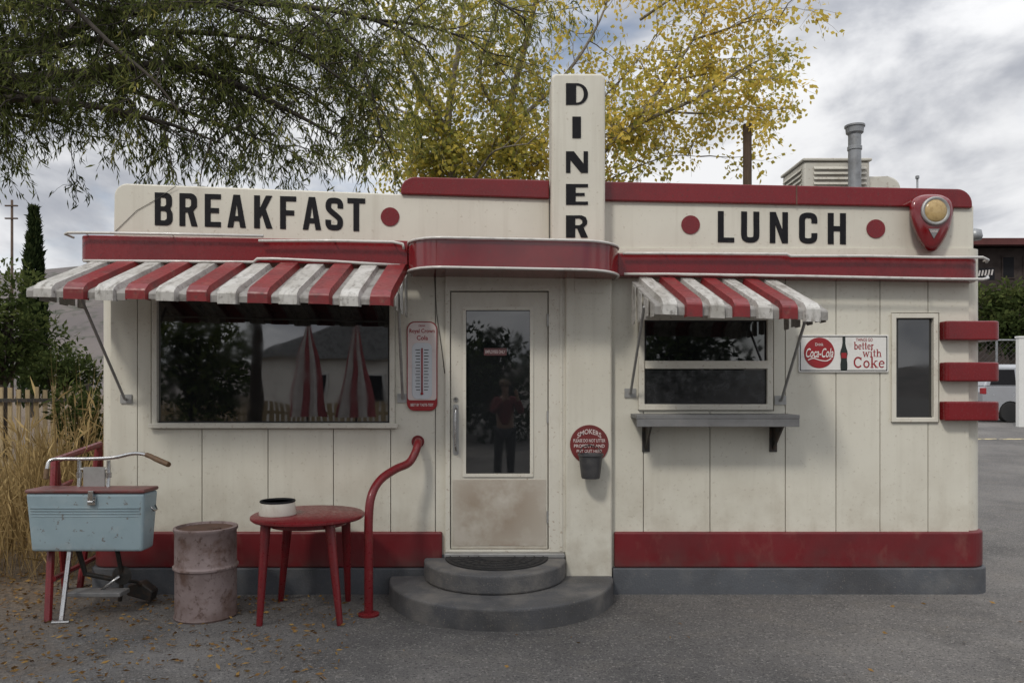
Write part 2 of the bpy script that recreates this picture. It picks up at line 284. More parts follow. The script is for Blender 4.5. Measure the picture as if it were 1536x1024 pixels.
# ------------------------------------------------------------------ ground
def ground_material():
    m = mat('worn asphalt', (.098, .093, .090), [dict(c=(.175, .165, .155), s=.45, lo=.40, hi=.64, f=.9), dict(c=(.050, .048, .047), s=1.1, lo=.48, hi=.70, f=.7), dict(c=(.145, .13, .112), s=3.5, lo=.50, hi=.72, f=.5),  # broad pale patches in the colour: asphalt tone, also standing in for sunlight
        dict(c=(.27, .255, .235), s=52, lo=.57, hi=.67, f=.75, d=3), dict(c=(.022, .021, .021), s=70, lo=.55, hi=.65, f=.8, d=2), dict(c=(.24, .22, .2), s=120, lo=.58, hi=.68, f=.6)], rough=.9, bump=(85, .75))
    nt = m.node_tree; N = nt.nodes; L = nt.links; b = N['Principled BSDF']
    src = b.inputs['Base Color'].links[0].from_socket
    g = N.new('ShaderNodeNewGeometry'); sp = N.new('ShaderNodeSeparateXYZ'); L.new(g.outputs['Position'], sp.inputs[0])
    nz = N.new('ShaderNodeTexNoise'); nz.inputs['Scale'].default_value = 2.2; nz.inputs['Detail'].default_value = 6; L.new(g.outputs['Position'], nz.inputs['Vector'])
    ad = N.new('ShaderNodeMath'); ad.operation = 'MULTIPLY_ADD'; L.new(nz.outputs['Fac'], ad.inputs[0]); ad.inputs[1].default_value = 2.4; L.new(sp.outputs['X'], ad.inputs[2])
    mr = N.new('ShaderNodeMapRange'); mr.inputs[1].default_value = -1.2; mr.inputs[2].default_value = -2.9; mr.inputs[4].default_value = .92; L.new(ad.outputs[0], mr.inputs[0])
    n2 = N.new('ShaderNodeTexNoise'); n2.inputs['Scale'].default_value = 22; n2.inputs['Detail'].default_value = 6; n2.inputs['Roughness'].default_value = .7; L.new(g.outputs['Position'], n2.inputs['Vector'])
    cr = N.new('ShaderNodeValToRGB'); cr.color_ramp.elements[0].position = .38; cr.color_ramp.elements[0].color = (.04, .031, .023, 1); cr.color_ramp.elements[1].position = .64; cr.color_ramp.elements[1].color = (.20, .14, .085, 1)
    L.new(n2.outputs['Fac'], cr.inputs[0])
    mx = N.new('ShaderNodeMix'); mx.data_type = 'RGBA'; L.new(mr.outputs[0], mx.inputs['Factor']); L.new(src, mx.inputs['A']); L.new(cr.outputs[0], mx.inputs['B']); L.new(mx.outputs['Result'], b.inputs['Base Color'])
    return m
g = MB(); ys = [-300, -60, -20, -8, -3, 0, 3.5, 5, 6.5, 8, 9.5, 11, 12.5, 14, 15.5, 17, 18.5, 25, 50, 120, 600]; xs = [-600, -60, -10, 0, 10, 60, 600]
g.add([(x, y, gh(y)) for y in ys for x in xs], [(j*7+i, j*7+i+1, (j+1)*7+i+1, (j+1)*7+i) for j in range(len(ys)-1) for i in range(6)])
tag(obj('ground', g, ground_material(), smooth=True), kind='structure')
g = MB(); g.add([(8, 12.6, gh(12.6)+.006), (60, 12.6, gh(12.6)+.006), (60, 12.8, gh(12.8)+.006), (8, 12.8, gh(12.8)+.006)], [(0, 1, 2, 3)])
tag(obj('road_marking', g, M['yline']), kind='structure')
M['hill'] = mat('scrubby hillside', (.125, .108, .10), [dict(c=(.08, .07, .072), s=.05, lo=.42, hi=.66, f=.8), dict(c=(.045, .05, .036), s=.35, lo=.50, hi=.62, f=.85)], rough=1)
def hill(sgn, hb):
    g = MB(); nx = 60; rows = [(95, 0), (125, .55), (155, 1.0), (220, 1.15)]
    for j, (yy, k) in enumerate(rows):
        for i in range(nx+1):
            x = -420+i*14; h = (hb+5*math.sin(x*.021)+3*math.sin(x*.067+1)-max(0, (x+60))*.06)
            g.v.append((x, sgn*yy, .4+max(h, 6)*k+random.uniform(-.5, .5)))
    for j in range(len(rows)-1):
        for i in range(nx): g.f.append((j*(nx+1)+i, j*(nx+1)+i+1, (j+1)*(nx+1)+i+1, (j+1)*(nx+1)+i)); g.m.append(0)
    tag(obj('hills', g, M['hill'], smooth=True), kind='structure')
hill(1, 29); hill(-1, 7)

# ------------------------------------------------------------------ lettering helpers
def arc(cx, cy, rx, ry, a0, a1, n=8): return [(cx+rx*math.cos(rad(a0+(a1-a0)*i/n)), cy+ry*math.sin(rad(a0+(a1-a0)*i/n))) for i in range(n+1)]
def smooth_path(p, k=5):
    o = []
    for i in range(len(p)-1):
        a, b, c, d = p[max(i-1, 0)], p[i], p[i+1], p[min(i+2, len(p)-1)]
        for j in range(k):
            t = j/k; q = []
            for m in (0, 1): q.append(.5*((2*b[m])+(-a[m]+c[m])*t+(2*a[m]-5*b[m]+4*c[m]-d[m])*t*t+(-a[m]+3*b[m]-3*c[m]+d[m])*t**3))
            o.append(tuple(q))
    o.append(p[-1]); return o
def stroke(path, w):
    Lh, R = [], []
    for i, p in enumerate(path):
        a = path[max(i-1, 0)]; b = path[min(i+1, len(path)-1)]; dx, dy = b[0]-a[0], b[1]-a[1]; l = math.hypot(dx, dy) or 1
        nx_, ny_ = -dy/l*w/2, dx/l*w/2; Lh.append((p[0]+nx_, p[1]+ny_)); R.append((p[0]-nx_, p[1]-ny_))
    return Lh+R[::-1]
GOTH = {
 'E': [[(0,0),(.48,0),(.48,.15),(.17,.15),(.17,.425),(.42,.425),(.42,.575),(.17,.575),(.17,.85),(.48,.85),(.48,1),(0,1)]],
 'F': [[(0,0),(.17,0),(.17,.42),(.42,.42),(.42,.57),(.17,.57),(.17,.85),(.48,.85),(.48,1),(0,1)]],
 'L': [[(0,0),(.48,0),(.48,.15),(.17,.15),(.17,1),(0,1)]],
 'T': [[(.18,0),(.35,0),(.35,.85),(.53,.85),(.53,1),(0,1),(0,.85),(.18,.85)]],
 'H': [[(0,0),(.17,0),(.17,.42),(.36,.42),(.36,0),(.53,0),(.53,1),(.36,1),(.36,.58),(.17,.58),(.17,1),(0,1)]],
 'K': [[(0,0),(.17,0),(.17,.30),(.235,.42),(.365,0),(.55,0),(.345,.60),(.54,1),(.355,1),(.17,.60),(.17,1),(0,1)]],
 'N': [[(0,0),(.16,0),(.16,.60),(.36,0),(.53,0),(.53,1),(.37,1),(.37,.42),(.17,1),(0,1)]],
 'A': [[(0,0),(.165,0),(.2,.2),(.35,.2),(.385,0),(.55,0),(.37,1),(.18,1)], [(.225,.35),(.275,.74),(.325,.35)]],
 'B': [[(0,0)]+arc(.33,.2,.2,.2,-90,0)+[(.53,.38),(.46,.52),(.51,.64)]+arc(.33,.82,.18,.18,0,90)+[(0,1)],
       [(.17,.15),(.30,.15),(.36,.2),(.36,.38),(.30,.44),(.17,.44)], [(.17,.58),(.29,.58),(.34,.63),(.34,.8),(.29,.85),(.17,.85)]],
 'R': [[(0,0),(.17,0),(.17,.42),(.25,.42),(.36,0),(.54,0),(.41,.46),(.52,.6)]+arc(.33,.81,.19,.19,0,90)+[(0,1)],
       [(.17,.57),(.29,.57),(.35,.63),(.35,.79),(.29,.85),(.17,.85)]],
 'S': [stroke(smooth_path([(.445,.68),(.445,.80),(.40,.89),(.265,.915),(.13,.89),(.088,.78),(.10,.66),(.17,.58),(.265,.5),(.36,.42),(.43,.34),(.442,.22),(.40,.11),(.265,.085),(.13,.11),(.085,.20),(.085,.32)], 3), .165)],
 'U': [stroke(smooth_path([(.085,1),(.085,.6),(.085,.24),(.13,.12),(.265,.085),(.40,.12),(.445,.24),(.445,.6),(.445,1)], 3), .17)],
 'C': [stroke(smooth_path([(.445,.66),(.445,.79),(.40,.885),(.265,.915),(.13,.885),(.085,.79),(.085,.5),(.085,.21),(.13,.115),(.265,.085),(.40,.115),(.445,.21),(.445,.34)], 3), .17)],
}
DECO = {
 'D': [[(0,0),(.5,0)]+arc(.5,.5,.5,.5,-80,80,12)+[(.5,1),(0,1)], [(.46,.09),(.55,.1)]+arc(.54,.5,.27,.4,-75,75,10)+[(.55,.9),(.46,.91)]],
 'I': [[(.30,0),(.70,0),(.70,1),(.30,1)]],
 'N': [[(0,0),(.2,0),(.2,.60),(.68,0),(1,0),(1,1),(.8,1),(.8,.42),(.36,1),(0,1)]],
 'E': [[(0,0),(1,0),(1,.15),(.44,.15),(.44,.43),(.85,.43),(.85,.57),(.44,.57),(.44,.85),(1,.85),(1,1),(0,1)]],
 'R': [[(0,0),(.42,0),(.42,.42),(.5,.42),(.68,0),(1,0),(.8,.45),(.95,.6),(.97,.75),(.9,.92),(.7,1),(0,1)], [(.42,.55),(.62,.55),(.74,.64),(.74,.78),(.62,.87),(.42,.87)]],
}
# serif letters for the drink sign: (advance, [(path, width), ...])
SERIF = {
 'b': (.72, [([(.16,0),(.16,1)], .15), ([(.0,.965),(.2,.965)], .07), (arc(.37,.33,.22,.28,0,360,18), .12)]),
 'e': (.64, [([(.1,.36),(.52,.36)], .07), (arc(.31,.33,.22,.28,8,318,16), .12)]),
 't': (.46, [([(.2,.04),(.2,.92)], .14), ([(.02,.64),(.4,.64)], .075), ([(.2,.05),(.39,.09)], .08)]),
 'r': (.52, [([(.16,0),(.16,.66)], .15), ([(.0,.035),(.33,.035)], .07), ([(.0,.63),(.18,.63)], .07), (smooth_path([(.18,.46),(.28,.6),(.44,.58)], 3), .13)]),
 'w': (.98, [([(.1,.66),(.28,.0)], .14), ([(.28,.02),(.46,.64)], .07), ([(.46,.64),(.64,.0)], .14), ([(.64,.02),(.82,.66)], .07), ([(.0,.64),(.24,.64)], .07), ([(.7,.64),(.95,.64)], .07)]),
 'i': (.36, [([(.17,0),(.17,.66)], .15), ([(.02,.035),(.32,.035)], .07), ([(.02,.63),(.18,.63)], .07), ([(.17,.8),(.17,.95)], .15)]),
 'h': (.76, [([(.16,0),(.16,1)], .15), ([(.0,.965),(.2,.965)], .07), ([(.0,.035),(.32,.035)], .07), (smooth_path([(.18,.44),(.32,.61),(.48,.58),(.55,.42),(.55,0)], 3), .13), ([(.40,.035),(.71,.035)], .07)]),
 'C': (.88, [(arc(.44,.5,.34,.44,40,320,20), .15), ([(.72,.97),(.72,.66)], .07)]),
 'o': (.68, [(arc(.33,.33,.23,.28,0,360,18), .13)]),
 'k': (.74, [([(.16,0),(.16,1)], .15), ([(.0,.965),(.2,.965)], .07), ([(.0,.035),(.32,.035)], .07), ([(.2,.28),(.52,.62)], .08), ([(.3,.4),(.58,.02)], .14), ([(.4,.63),(.66,.63)], .07), ([(.44,.035),(.74,.035)], .07)]),
}
def serif_word(word, u0, v0, u1, v1, y, m, parent):
    adv = sum(SERIF[c][0] for c in word); sx = (u1-u0)/adv; sz = v1-v0; mb = MB(); x = 0; k = 0
    for c in word:
        a, sts = SERIF[c]
        for path, w in sts:
            k += 1; lp = stroke([(p[0]*sx, p[1]*sz) for p in path], w*sz*.95)
            n = len(lp)//2; pts = [P(u0+x*sx+p[0], v1-p[1], y-.00012*(k % 5)) for p in lp]
            for i in range(n-1): mb.add([pts[i], pts[i+1], pts[2*n-2-i], pts[2*n-1-i]], [(0, 1, 2, 3)])
        x += a
    return obj('lettering', mb, m, parent)
def letter(loops, u0, du, vbase, vh, y, m, parent, th=.006):
    mb = MB(); mp_ = lambda p: (u0+p[0]*du, vbase(u0+p[0]*du)-p[1]*vh)
    mb.prism_px([mp_(p) for p in loops[0]], y-th, y, [[mp_(p) for p in h] for h in loops[1:]])
    return obj('letter', mb, m, parent)
def text_in(name, body, u0, v0, u1, v1, y, m, parent, shear=0, bold=0, arch=0):
    c = bpy.data.curves.new('tmp', 'FONT'); c.body = body; c.size = 1; c.offset = bold; c.resolution_u = 3; c.fill_mode = 'FRONT'; c.dimensions = '2D'
    o = bpy.data.objects.new('tmp', c); COL.objects.link(o); bpy.context.view_layer.update()
    me = bpy.data.meshes.new_from_object(o.evaluated_get(bpy.context.evaluated_depsgraph_get()))
    pts = [(v.co.x+shear*v.co.y, v.co.y) for v in me.vertices]; fs = [tuple(p.vertices) for p in me.polygons]
    COL.objects.unlink(o); bpy.data.objects.remove(o); bpy.data.curves.remove(c); bpy.data.meshes.remove(me)
    xa, xb = min(p[0] for p in pts), max(p[0] for p in pts); ya, yb = min(p[1] for p in pts), max(p[1] for p in pts)
    mb = MB(); mb.add([P(u0+(p[0]-xa)/(xb-xa)*(u1-u0), v1-(p[1]-ya)/(yb-ya)*(v1-v0)+arch*(2*(p[0]-xa)/(xb-xa)-1)**2, y) for p in pts], fs)
    return obj(name, mb, m, parent)
def circ(u, v, r, n=28, a0=0): return [(u+r*math.cos(2*PI*i/n+a0), v+r*math.sin(2*PI*i/n+a0)) for i in range(n)]
def rr(u0, v0, u1, v1, r):
    """rounded rect in px; r = (top-left, top-right, bottom-right, bottom-left)"""
    if not isinstance(r, (tuple, list)): r = (r,)*4
    o = []
    for (cx, cy, a, q) in ((u0+r[0], v0+r[0], 180, r[0]), (u1-r[1], v0+r[1], 270, r[1]), (u1-r[2], v1-r[2], 0, r[2]), (u0+r[3], v1-r[3], 90, r[3])):
        o += arc(cx, cy, q, q, a, a+90, 6) if q > 0 else [(cx, cy)]
    return o

# ================================================================== DINER
D = thing('diner', 'small cream and red roadside diner with striped metal awnings and a tall vertical name sign', 'diner', (0, 0, 0))
def plan(x0, x1, y0, y1, r):
    """plan outline; r = (front-left, front-right, back-right, back-left)"""
    o = []
    for (cx, cy, a, q) in ((x0+r[0], y0+r[0], 180, r[0]), (x1-r[1], y0+r[1], 270, r[1]), (x1-r[2], y1-r[2], 0, r[2]), (x0+r[3], y1-r[3], 90, r[3])):
        o += arc(cx, cy, q, q, a, a+90, 10) if q > 0 else [(cx, cy)]
    return o
XL, XR = -3.30, 3.772
g = MB(); g.prism_z(plan(XL, XR, .036, 3.4, (.14, .16, .05, .05)), .02, 2.72); obj('wall', g, M['wall'], D)
g = MB(); g.box(X(175), X(1450), .2, 3.3, 2.722, 2.80); obj('roof', g, M['concrete'], D)
# front cladding with openings and panel gaps
def sheet(name, u0, u1, v0, v1, holes, gaps):
    H = [(X(a), X(c), Z(d), Z(b)) for a, b, c, d in holes]
    for u, va, vb in gaps: H.append((X(u)-.0035, X(u)+.0035, Z(vb), Z(va)))
    xs = sorted({X(u0), X(u1)} | {h[0] for h in H} | {h[1] for h in H}); zs = sorted({Z(v0), Z(v1)} | {h[2] for h in H} | {h[3] for h in H})
    mb = MB(); idx = {}
    def vid(i, j):
        if (i, j) not in idx: idx[(i, j)] = len(mb.v); mb.v.append((xs[i], 0.0, zs[j]))
        return idx[(i, j)]
    for i in range(len(xs)-1):
        for j in range(len(zs)-1):
            cx, cz = (xs[i]+xs[i+1])/2, (zs[j]+zs[j+1])/2
            if any(h[0] < cx < h[1] and h[2] < cz < h[3] for h in H): continue
            mb.f.append((vid(i, j), vid(i+1, j), vid(i+1, j+1), vid(i, j+1))); mb.m.append(0)
    me = bpy.data.meshes.new(name); me.from_pydata(mb.v, [], mb.f); me.materials.append(M['wall'])
    o = bpy.data.objects.new(name, me); COL.objects.link(o); o.parent = D
    s = o.modifiers.new('solid', 'SOLIDIFY'); s.thickness = .03; s.offset = -1
    return o
sheet('wall_panel', 166, 671, 396, 856, [(226, 440, 593, 643)], [(303, 644, 856), (402, 644, 856), (500, 644, 856), (586, 644, 856), (206, 400, 856), (653, 400, 856)])
sheet('wall_panel', 917, 1453, 396, 856, [(957, 470, 1161, 616), (1337, 469, 1409, 634)], [(965, 617, 856), (1065, 617, 856), (1178, 617, 856), (1178, 396, 616), (1254, 396, 856), (1320, 396, 856), (1392, 635, 856), (1392, 396, 468)])
# foundation and base trim
for x0, x1, rl, rr_ in ((XL-.04, X(640, -.06), .14, 0), (X(919.5, -.06), XR+.012, 0, .18)):
    g = MB(); g.prism_z(plan(x0, x1, -.06, 3.45, (rl, rr_, .02, .02)), -.1, Z(852, -.05)); obj('foundation', g, M['concrete'], D, bevel=.008)
    g = MB(); g.prism_z(plan(x0+.015, x1-.010 if rr_ else X(663, -.035), -.035, 3.43, (rl, rr_, .02, .02)), Z(852, -.05)+.002, Z(798, -.035)); obj('base_trim', g, M['basered'], D, bevel=.012)
g = MB(); g.box(X(640), X(846), -.02, .03, 0, .30); obj('foundation', g, M['concrete'], D)
g = MB(); g.box(X(846, -.064)+.001, X(919.5, -.064)-.003, -.064, .03, 0, .136); obj('foundation', g, M['concrete'], D, bevel=.006)
# pilaster right of the door
g = MB(); g.prism_z(plan(X(848, -.07), X(918.5, -.07), -.07, .03, (.02, .02, 0, 0)), 0.1375, 2.6); pil = obj('pilaster', g, M['wall'], D, bevel=.006)
g = MB(); g.prism_px(rr(862, 418, 906, 440, 2), -.078, -.0705); obj('plate', g, M['trimw'], pil, bevel=.002)
# ---- parapets
g = MB()
tl = arc(190, 294, 19, 19, 180, 268, 8)
g.prism_px([(170, 356)]+tl+[(604, 291), (824, 298), (824, 366), (604, 364)], .05, .2)
par1 = obj('parapet', g, M['parapet'], D, bevel=.012)
g = MB(); g.prism_px([(904, 300), (1461, 308), (1461, 392), (904, 384)], .05, .2); par2 = obj('parapet', g, M['parapet'], D, bevel=.012)
g = MB(); g.prism_px([(601, 291), (601, 286)]+arc(621, 285, 20, 20, 180, 270, 7)+[(824, 270), (824, 298), (700, 294)], .022, .23); obj('parapet_trim', g, M['red'], D, bevel=.01)
g = MB(); g.prism_px([(906, 272), (1432, 283)]+arc(1436, 306, 23, 23, 272, 360, 7)+[(1459, 312), (906, 301)], .022, .23); obj('parapet_trim', g, M['red'], D, bevel=.01)
g = MB(); g.prism_px([(1194, 277.6), (1196, 277.6), (1196, 307.4), (1194, 307.4)], .0195, .0215); obj('trim_joint', g, M['rust'], D)
# lettering
bl = lambda u: 337.5+(u-232)*.0295
for ch, u in zip('BREAKFAST', (232, 269, 307, 341, 381, 420, 454, 488, 521)):
    letter(GOTH[ch], u, 50, bl, 49, .05, M['black'], par1)
bl2 = lambda u: 363+(u-1077)*.017
for ch, u in zip('LUNCH', (1077, 1112, 1155, 1199, 1242)):
    letter(GOTH[ch], u, 51, bl2, 46.5, .05, M['black'], par2)
for (u, v, pp) in ((585, 325, par1), (1036, 337, par2), (1314, 343, par2)):
    g = MB(); g.prism_px(circ(u, v, 14), .043, .05); obj('dot', g, M['red'], pp)
# ---- vertical sign
g = MB(); g.prism_px(rr(827, 110, 908, 372, (8, 8, 0, 0)), -.12, .26); pyl = obj('sign_pylon', g, M['parapet'], D, bevel=.02, seg=3)
for ch, (v0, v1) in zip('DINER', ((125, 157), (175, 207), (227, 259), (276, 307), (323, 356))):
    letter(DECO[ch], 849, 33 if ch != 'I' else 32, lambda u, v1=v1: v1, v1-v0, -.12, M['black'], pyl)
# ---- fascias and canopy
def fascia(name, u0, u1, y0, y1, vt, vb, r, m):
    x0, x1 = X(u0, y0), X(u1, y0); zt = [Z(v, y0) for v in vt]; zb = [Z(v, y0) for v in vb]
    lerp = lambda a: (lambda x: a[0]+(a[1]-a[0])*(x-x0)/(x1-x0))
    mb = MB(); mb.prism_z(plan(x0, x1, y0, y1, r), lerp(zb), lerp(zt)); o = obj(name, mb, m, D, bevel=.008, smooth=True); o.data.set_sharp_from_angle(angle=rad(30)); return o
f1 = fascia('fascia', 115, 612, -.16, .9, (352, 361), (390, 398), (.10, 0, 0, .02), M['red'])
f2 = fascia('fascia', 926, 1474, -.13, .9, (379, 387), (414, 421), (0, .12, .02, 0), M['red'])
can = fascia('canopy', 605, 935, -.50, .048, (356, 363), (400, 406), (.30, .30, 0, 0), M['redgloss'])
def tubeline(pts, y, parent, r=.011):
    mb = MB(); q = [P(u, v, y+(p[0] if p else 0)) for u, v, *p in pts]; mb.tube(q, r, 8)
    for k in (1, len(q)//2, len(q)-2): mb.tube([q[k], q[k]+Vector((0, .06, 0))], .006, 5)
    return obj('neon_tube', mb, M['tube'], parent, smooth=True)
tubeline([(110, 356, .25), (98, 351, .06), (102, 349), (125, 349), (255, 351), (395, 354)], -.21, f1)
tubeline([(388, 361), (500, 361), (590, 363), (604, 366), (606, 374)], -.22, f1)
tubeline([(125, 391), (255, 392), (380, 393), (386, 388), (410, 388), (500, 392), (600, 398)], -.205, f1)
tubeline([(934, 380), (1000, 380), (1180, 381), (1186, 384), (1300, 384), (1400, 386), (1474, 386), (1482, 390, .1), (1480, 393, .3)], -.18, f2)
tubeline([(936, 411), (1000, 411), (1200, 414), (1400, 418), (1474, 419), (1482, 417, .1), (1481, 415, .3)], -.18, f2)
def canrim(v0, v1, r):
    x0, x1 = X(604, -.52), X(936, -.52); pl = [(x0, -.06)]+arc(x0+.31, -.21, .31, .31, 180, 270, 10)+[(0, -.52)]+arc(x1-.31, -.21, .31, .31, 270, 360, 10)+[(x1, -.06)]
    za, zb = Z(v0, -.52), Z(v1, -.52); mb = MB(); q = [Vector((x, y, za+(zb-za)*(x-x0)/(x1-x0))) for x, y in pl]; mb.tube(q, r, 8)
    for k in (4, 11, 12, len(q)-5): mb.tube([q[k], q[k]+Vector((0, .05, 0))], .006, 5)
    obj('neon_tube', mb, M['tube'], can, smooth=True)
canrim(355, 362, .010); canrim(399.5, 405.5, .010)
g = MB(); g.tube([P(173, 347, .045), P(205, 316, .045), P(240, 296, .045), P(264, 279, .03)], .0022, 5); obj('cable', g, M['iron'], D, smooth=True)
g = MB(); g.tube([P(651, 405, -.012), P(655, 470, -.01), P(662, 520, -.01), P(667, 560, -.012)], .003, 5); obj('cable', g, M['iron'], D, smooth=True)
g = MB(); g.lathe([(0, 0), (.05, .0), (.06, .03), (.05, .08), (0, .1)], (X(1462, .35), .35, Z(360, .35)), 14); obj('vent', g, M['galv'], D, smooth=True)
# ---- windows
def window(u0, v0, u1, v1, fw, bars=(), pane_m='glass'):
    mb = MB(); mb.prism_px([(u0, v0), (u1, v0), (u1, v1), (u0, v1)], -.022, .031, [[(u0+fw, v0+fw), (u1-fw, v0+fw), (u1-fw, v1-fw), (u0+fw, v1-fw)]])
    fr = obj('window', mb, M['trimw'], D, bevel=.005)
    mb = MB(); mb.box(X(u0+1), X(u1-1), .016, .031, Z(v1-1), Z(v0+1)); obj('pane', mb, M[pane_m], fr)
    w2 = fw+2.2
    mb = MB(); mb.prism_px([(u0+fw-.5, v0+fw-.5), (u1-fw+.5, v0+fw-.5), (u1-fw+.5, v1-fw+.5), (u0+fw-.5, v1-fw+.5)], .004, .0155, [[(u0+w2, v0+w2), (u1-w2, v0+w2), (u1-w2, v1-w2), (u0+w2, v1-w2)]])
    obj('gasket', mb, M['gasket'], fr)
    return fr
w1 = window(227, 441, 592, 642, 8)
g = MB(); g.box(X(222, -.04), X(597, -.04), -.045, -.0225, Z(642, -.03), Z(635, -.03)); obj('sill', g, M['trimw'], w1, bevel=.004)
w2_ = window(958, 471, 1160, 615, 9, pane_m='dimglass')
g = MB(); g.box(X(967), X(1151), -.03, .012, Z(553), Z(541)); obj('meeting_rail', g, M['trimw'], w2_, bevel=.004)
g = MB(); g.box(X(970), X(1150), .008, .0135, Z(604), Z(555)); obj('insect_screen', g, M['screen'], w2_)
w3 = window(1338, 470, 1408, 633, 7, pane_m='dimglass')
# ---- door
g = MB(); g.prism_px([(668, 408), (849, 408), (849, 828), (668, 828)], -.035, .03, [[(675, 436), (823, 436), (823, 824), (675, 824)]]); df = obj('door_frame', g, M['trimw'], D, bevel=.005)
g = MB(); g.prism_px([(840, 412), (844, 412), (844, 826), (840, 826)], -.042, -.0355); obj('door_stop', g, M['trimw'], df, bevel=.002)
g = MB(); g.prism_px([(676.5, 438), (821.5, 438), (821.5, 822.5), (676.5, 822.5)], -.02, .03, [[(697, 463), (797, 463), (797, 712), (697, 712)]]); dr = obj('door', g, M['door'], D, bevel=.004)
g = MB(); g.box(X(695), X(799), .006, .029, Z(714), Z(461)); obj('glass', g, M['dimglass'], dr)
g = MB(); g.prism_px(rr(694, 460, 800, 715, 2), -.03, -.0205, [rr(699, 465, 795, 710, 1)]); obj('glazing_bead', g, M['trimw'], dr, bevel=.003)
g = MB(); g.prism_px(rr(679, 719, 819, 818, 1), -.0235, -.0205); obj('kick_plate', g, M['kick'], dr, bevel=.001)
for v in (480, 625, 775):
    g = MB(); g.tube([P(821.5, v-9, -.028), P(821.5, v+9, -.028)], .008, 8); obj('hinge', g, M['alu'], dr, smooth='auto')
g = MB(); g.tube([P(684, 612, -.022), P(684, 613, -.07), P(683, 620, -.075), P(683, 668, -.075), P(684, 675, -.07), P(684, 676, -.022)], .0085, 8); obj('handle', g, M['chrome'], dr, smooth=True)
g = MB(); g.prism_px(rr(679.5, 606, 688, 682, 3), -.026, -.0205); obj('handle_plate', g, M['alu'], dr, bevel=.002)
g = MB(); g.lathe([(0, .012), (.016, .012), (.022, 0)], (X(684), -.021, Z(599)), 16, axis='y'); obj('lock', g, M['chrome'], dr, smooth='auto')
g = MB(); g.prism_px(rr(726, 522, 760, 533, 1), .002, .0055); nt_ = obj('notice', g, M['notice'], dr)
text_in('lettering', 'EMPLOYEES ONLY', 728, 525, 758, 530, .001, M['cream2'], dr, bold=.01)
g = MB(); g.box(X(668), X(846), -.09, -.0, .292, .322); obj('threshold', g, M['alu'], D, bevel=.005)
# ---- awnings
def awning(backL, backR, frontL, frontR, n, yb, yf, drop, first_red, redw, endcap=None):
    BL, BR, FL, FR = P(*backL, yb), P(*backR, yb), P(*frontL, yf), P(*frontR, yf)
    mb = MB(); s = 0.0; ws = []; rj = random.Random(11)
    for i in range(n): ws.append(redw if (i % 2 == 0) == first_red else 1-redw)
    tot = sum(ws)
    for i, w in enumerate(ws):
        s0 = s/tot; s += w; s1 = s/tot; isr = (i % 2 == 0) == first_red; dlt = s1-s0
        # a red band is one raised slat; a white band is low strip, raised slat, low strip
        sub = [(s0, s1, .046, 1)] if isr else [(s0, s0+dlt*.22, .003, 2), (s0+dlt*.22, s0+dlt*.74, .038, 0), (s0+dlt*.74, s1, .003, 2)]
        for s0, s1, h, mi in sub:
            e = .06; jd = rj.uniform(-.008, .008); jt = rj.uniform(-.010, .010); lo = -.004
            prof = [(s0-.002, lo), (s0+(s1-s0)*e, h), (s0+(s1-s0)*.5, h+.001), (s1-(s1-s0)*e, h), (s1+.002, lo)]
            rows = []
            for (t, dz, dy) in ((0, 0, 0), (.25, 0, 0), (.5, 0, 0), (.75, 0, 0), (.97, 0, 0), (1.0, -.004, -.004), (1.008, -.016, -.010), (1.008, -.045, -.010), (1.008, -drop, -.010)):
                row = []; last = dz == -drop
                for k, (q, hh) in enumerate(prof):
                    a = BL.lerp(BR, q); b = FL.lerp(FR, q); p = a.lerp(b, min(t, 1.0)+(jt if t > .9 else 0))
                    out_ = Vector((0, -hh*.45, hh*.9)) if t < .99 else Vector((0, -hh*.9, hh*.35))
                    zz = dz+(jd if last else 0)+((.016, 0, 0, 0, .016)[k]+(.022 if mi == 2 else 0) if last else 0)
                    row.append(p+out_+Vector((0, dy, zz)))
                rows.append(row)
            vs = [p for r in rows for p in r]; k = 5
            mb.add(vs, [(r*k+c, r*k+c+1, (r+1)*k+c+1, (r+1)*k+c) for r in range(len(rows)-1) for c in range(k-1)], mi)
    def cap(A0, A1, sg):
        for j in range(endcap):
            a0, a1 = j/endcap, (j+1)/endcap-.015
            tops = [A0.lerp(A1, a) for a in (a0, a1)]
            zl = A1.z-drop+.012+(.012 if j % 2 else 0)
            o_ = sg*.014 if j % 2 else 0
            mb.add([Vector((tops[0].x+o_, tops[0].y, tops[0].z)), Vector((tops[1].x+o_, tops[1].y, tops[1].z)), Vector((tops[1].x+o_, tops[1].y, zl)), Vector((tops[0].x+o_, tops[0].y, zl))], [(0, 1, 2, 3)], 0)
    if endcap: cap(BL, FL, -1); cap(BR, FR, 1)
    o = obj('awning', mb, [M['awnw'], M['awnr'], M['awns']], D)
    m = o.modifiers.new('solid', 'SOLIDIFY'); m.thickness = .004; m.offset = 0
    return o
aw1 = awning((128, 399), (611, 405), (42, 433), (589, 447), 12, -.17, -.88, .078, False, .365, endcap=6)
aw2 = awning((948, 423), (1176, 428), (981, 456), (1240, 465), 7, -.12, -.86, .092, False, .36, endcap=7)
def arm(a, b, aw, r=.011):
    mb = MB(); mb.tube([P(*a), P(*b)], r, 8)
    q = P(*b); mb.box(q.x-.045, q.x+.045, -.012, -.001, q.z-.035, q.z+.035); mb.tube([q+Vector((0, .03, 0)), q], .012, 8)
    return obj('support_arm', mb, M['alu'], aw, smooth='auto')
arm((114, 430, -.68), (187, 598, -.03), aw1); arm((597, 440, -.62), (604, 597, -.03), aw1)
arm((966, 460, -.60), (946, 589, -.03), aw2); arm((1213, 464, -.68), (1172, 600, -.03), aw2)
g = MB(); g.tube([P(50, 438, -.85), P(300, 444, -.85), P(586, 451, -.85)], .009, 6); obj('front_rail', g, M['alu'], aw1, smooth=True)
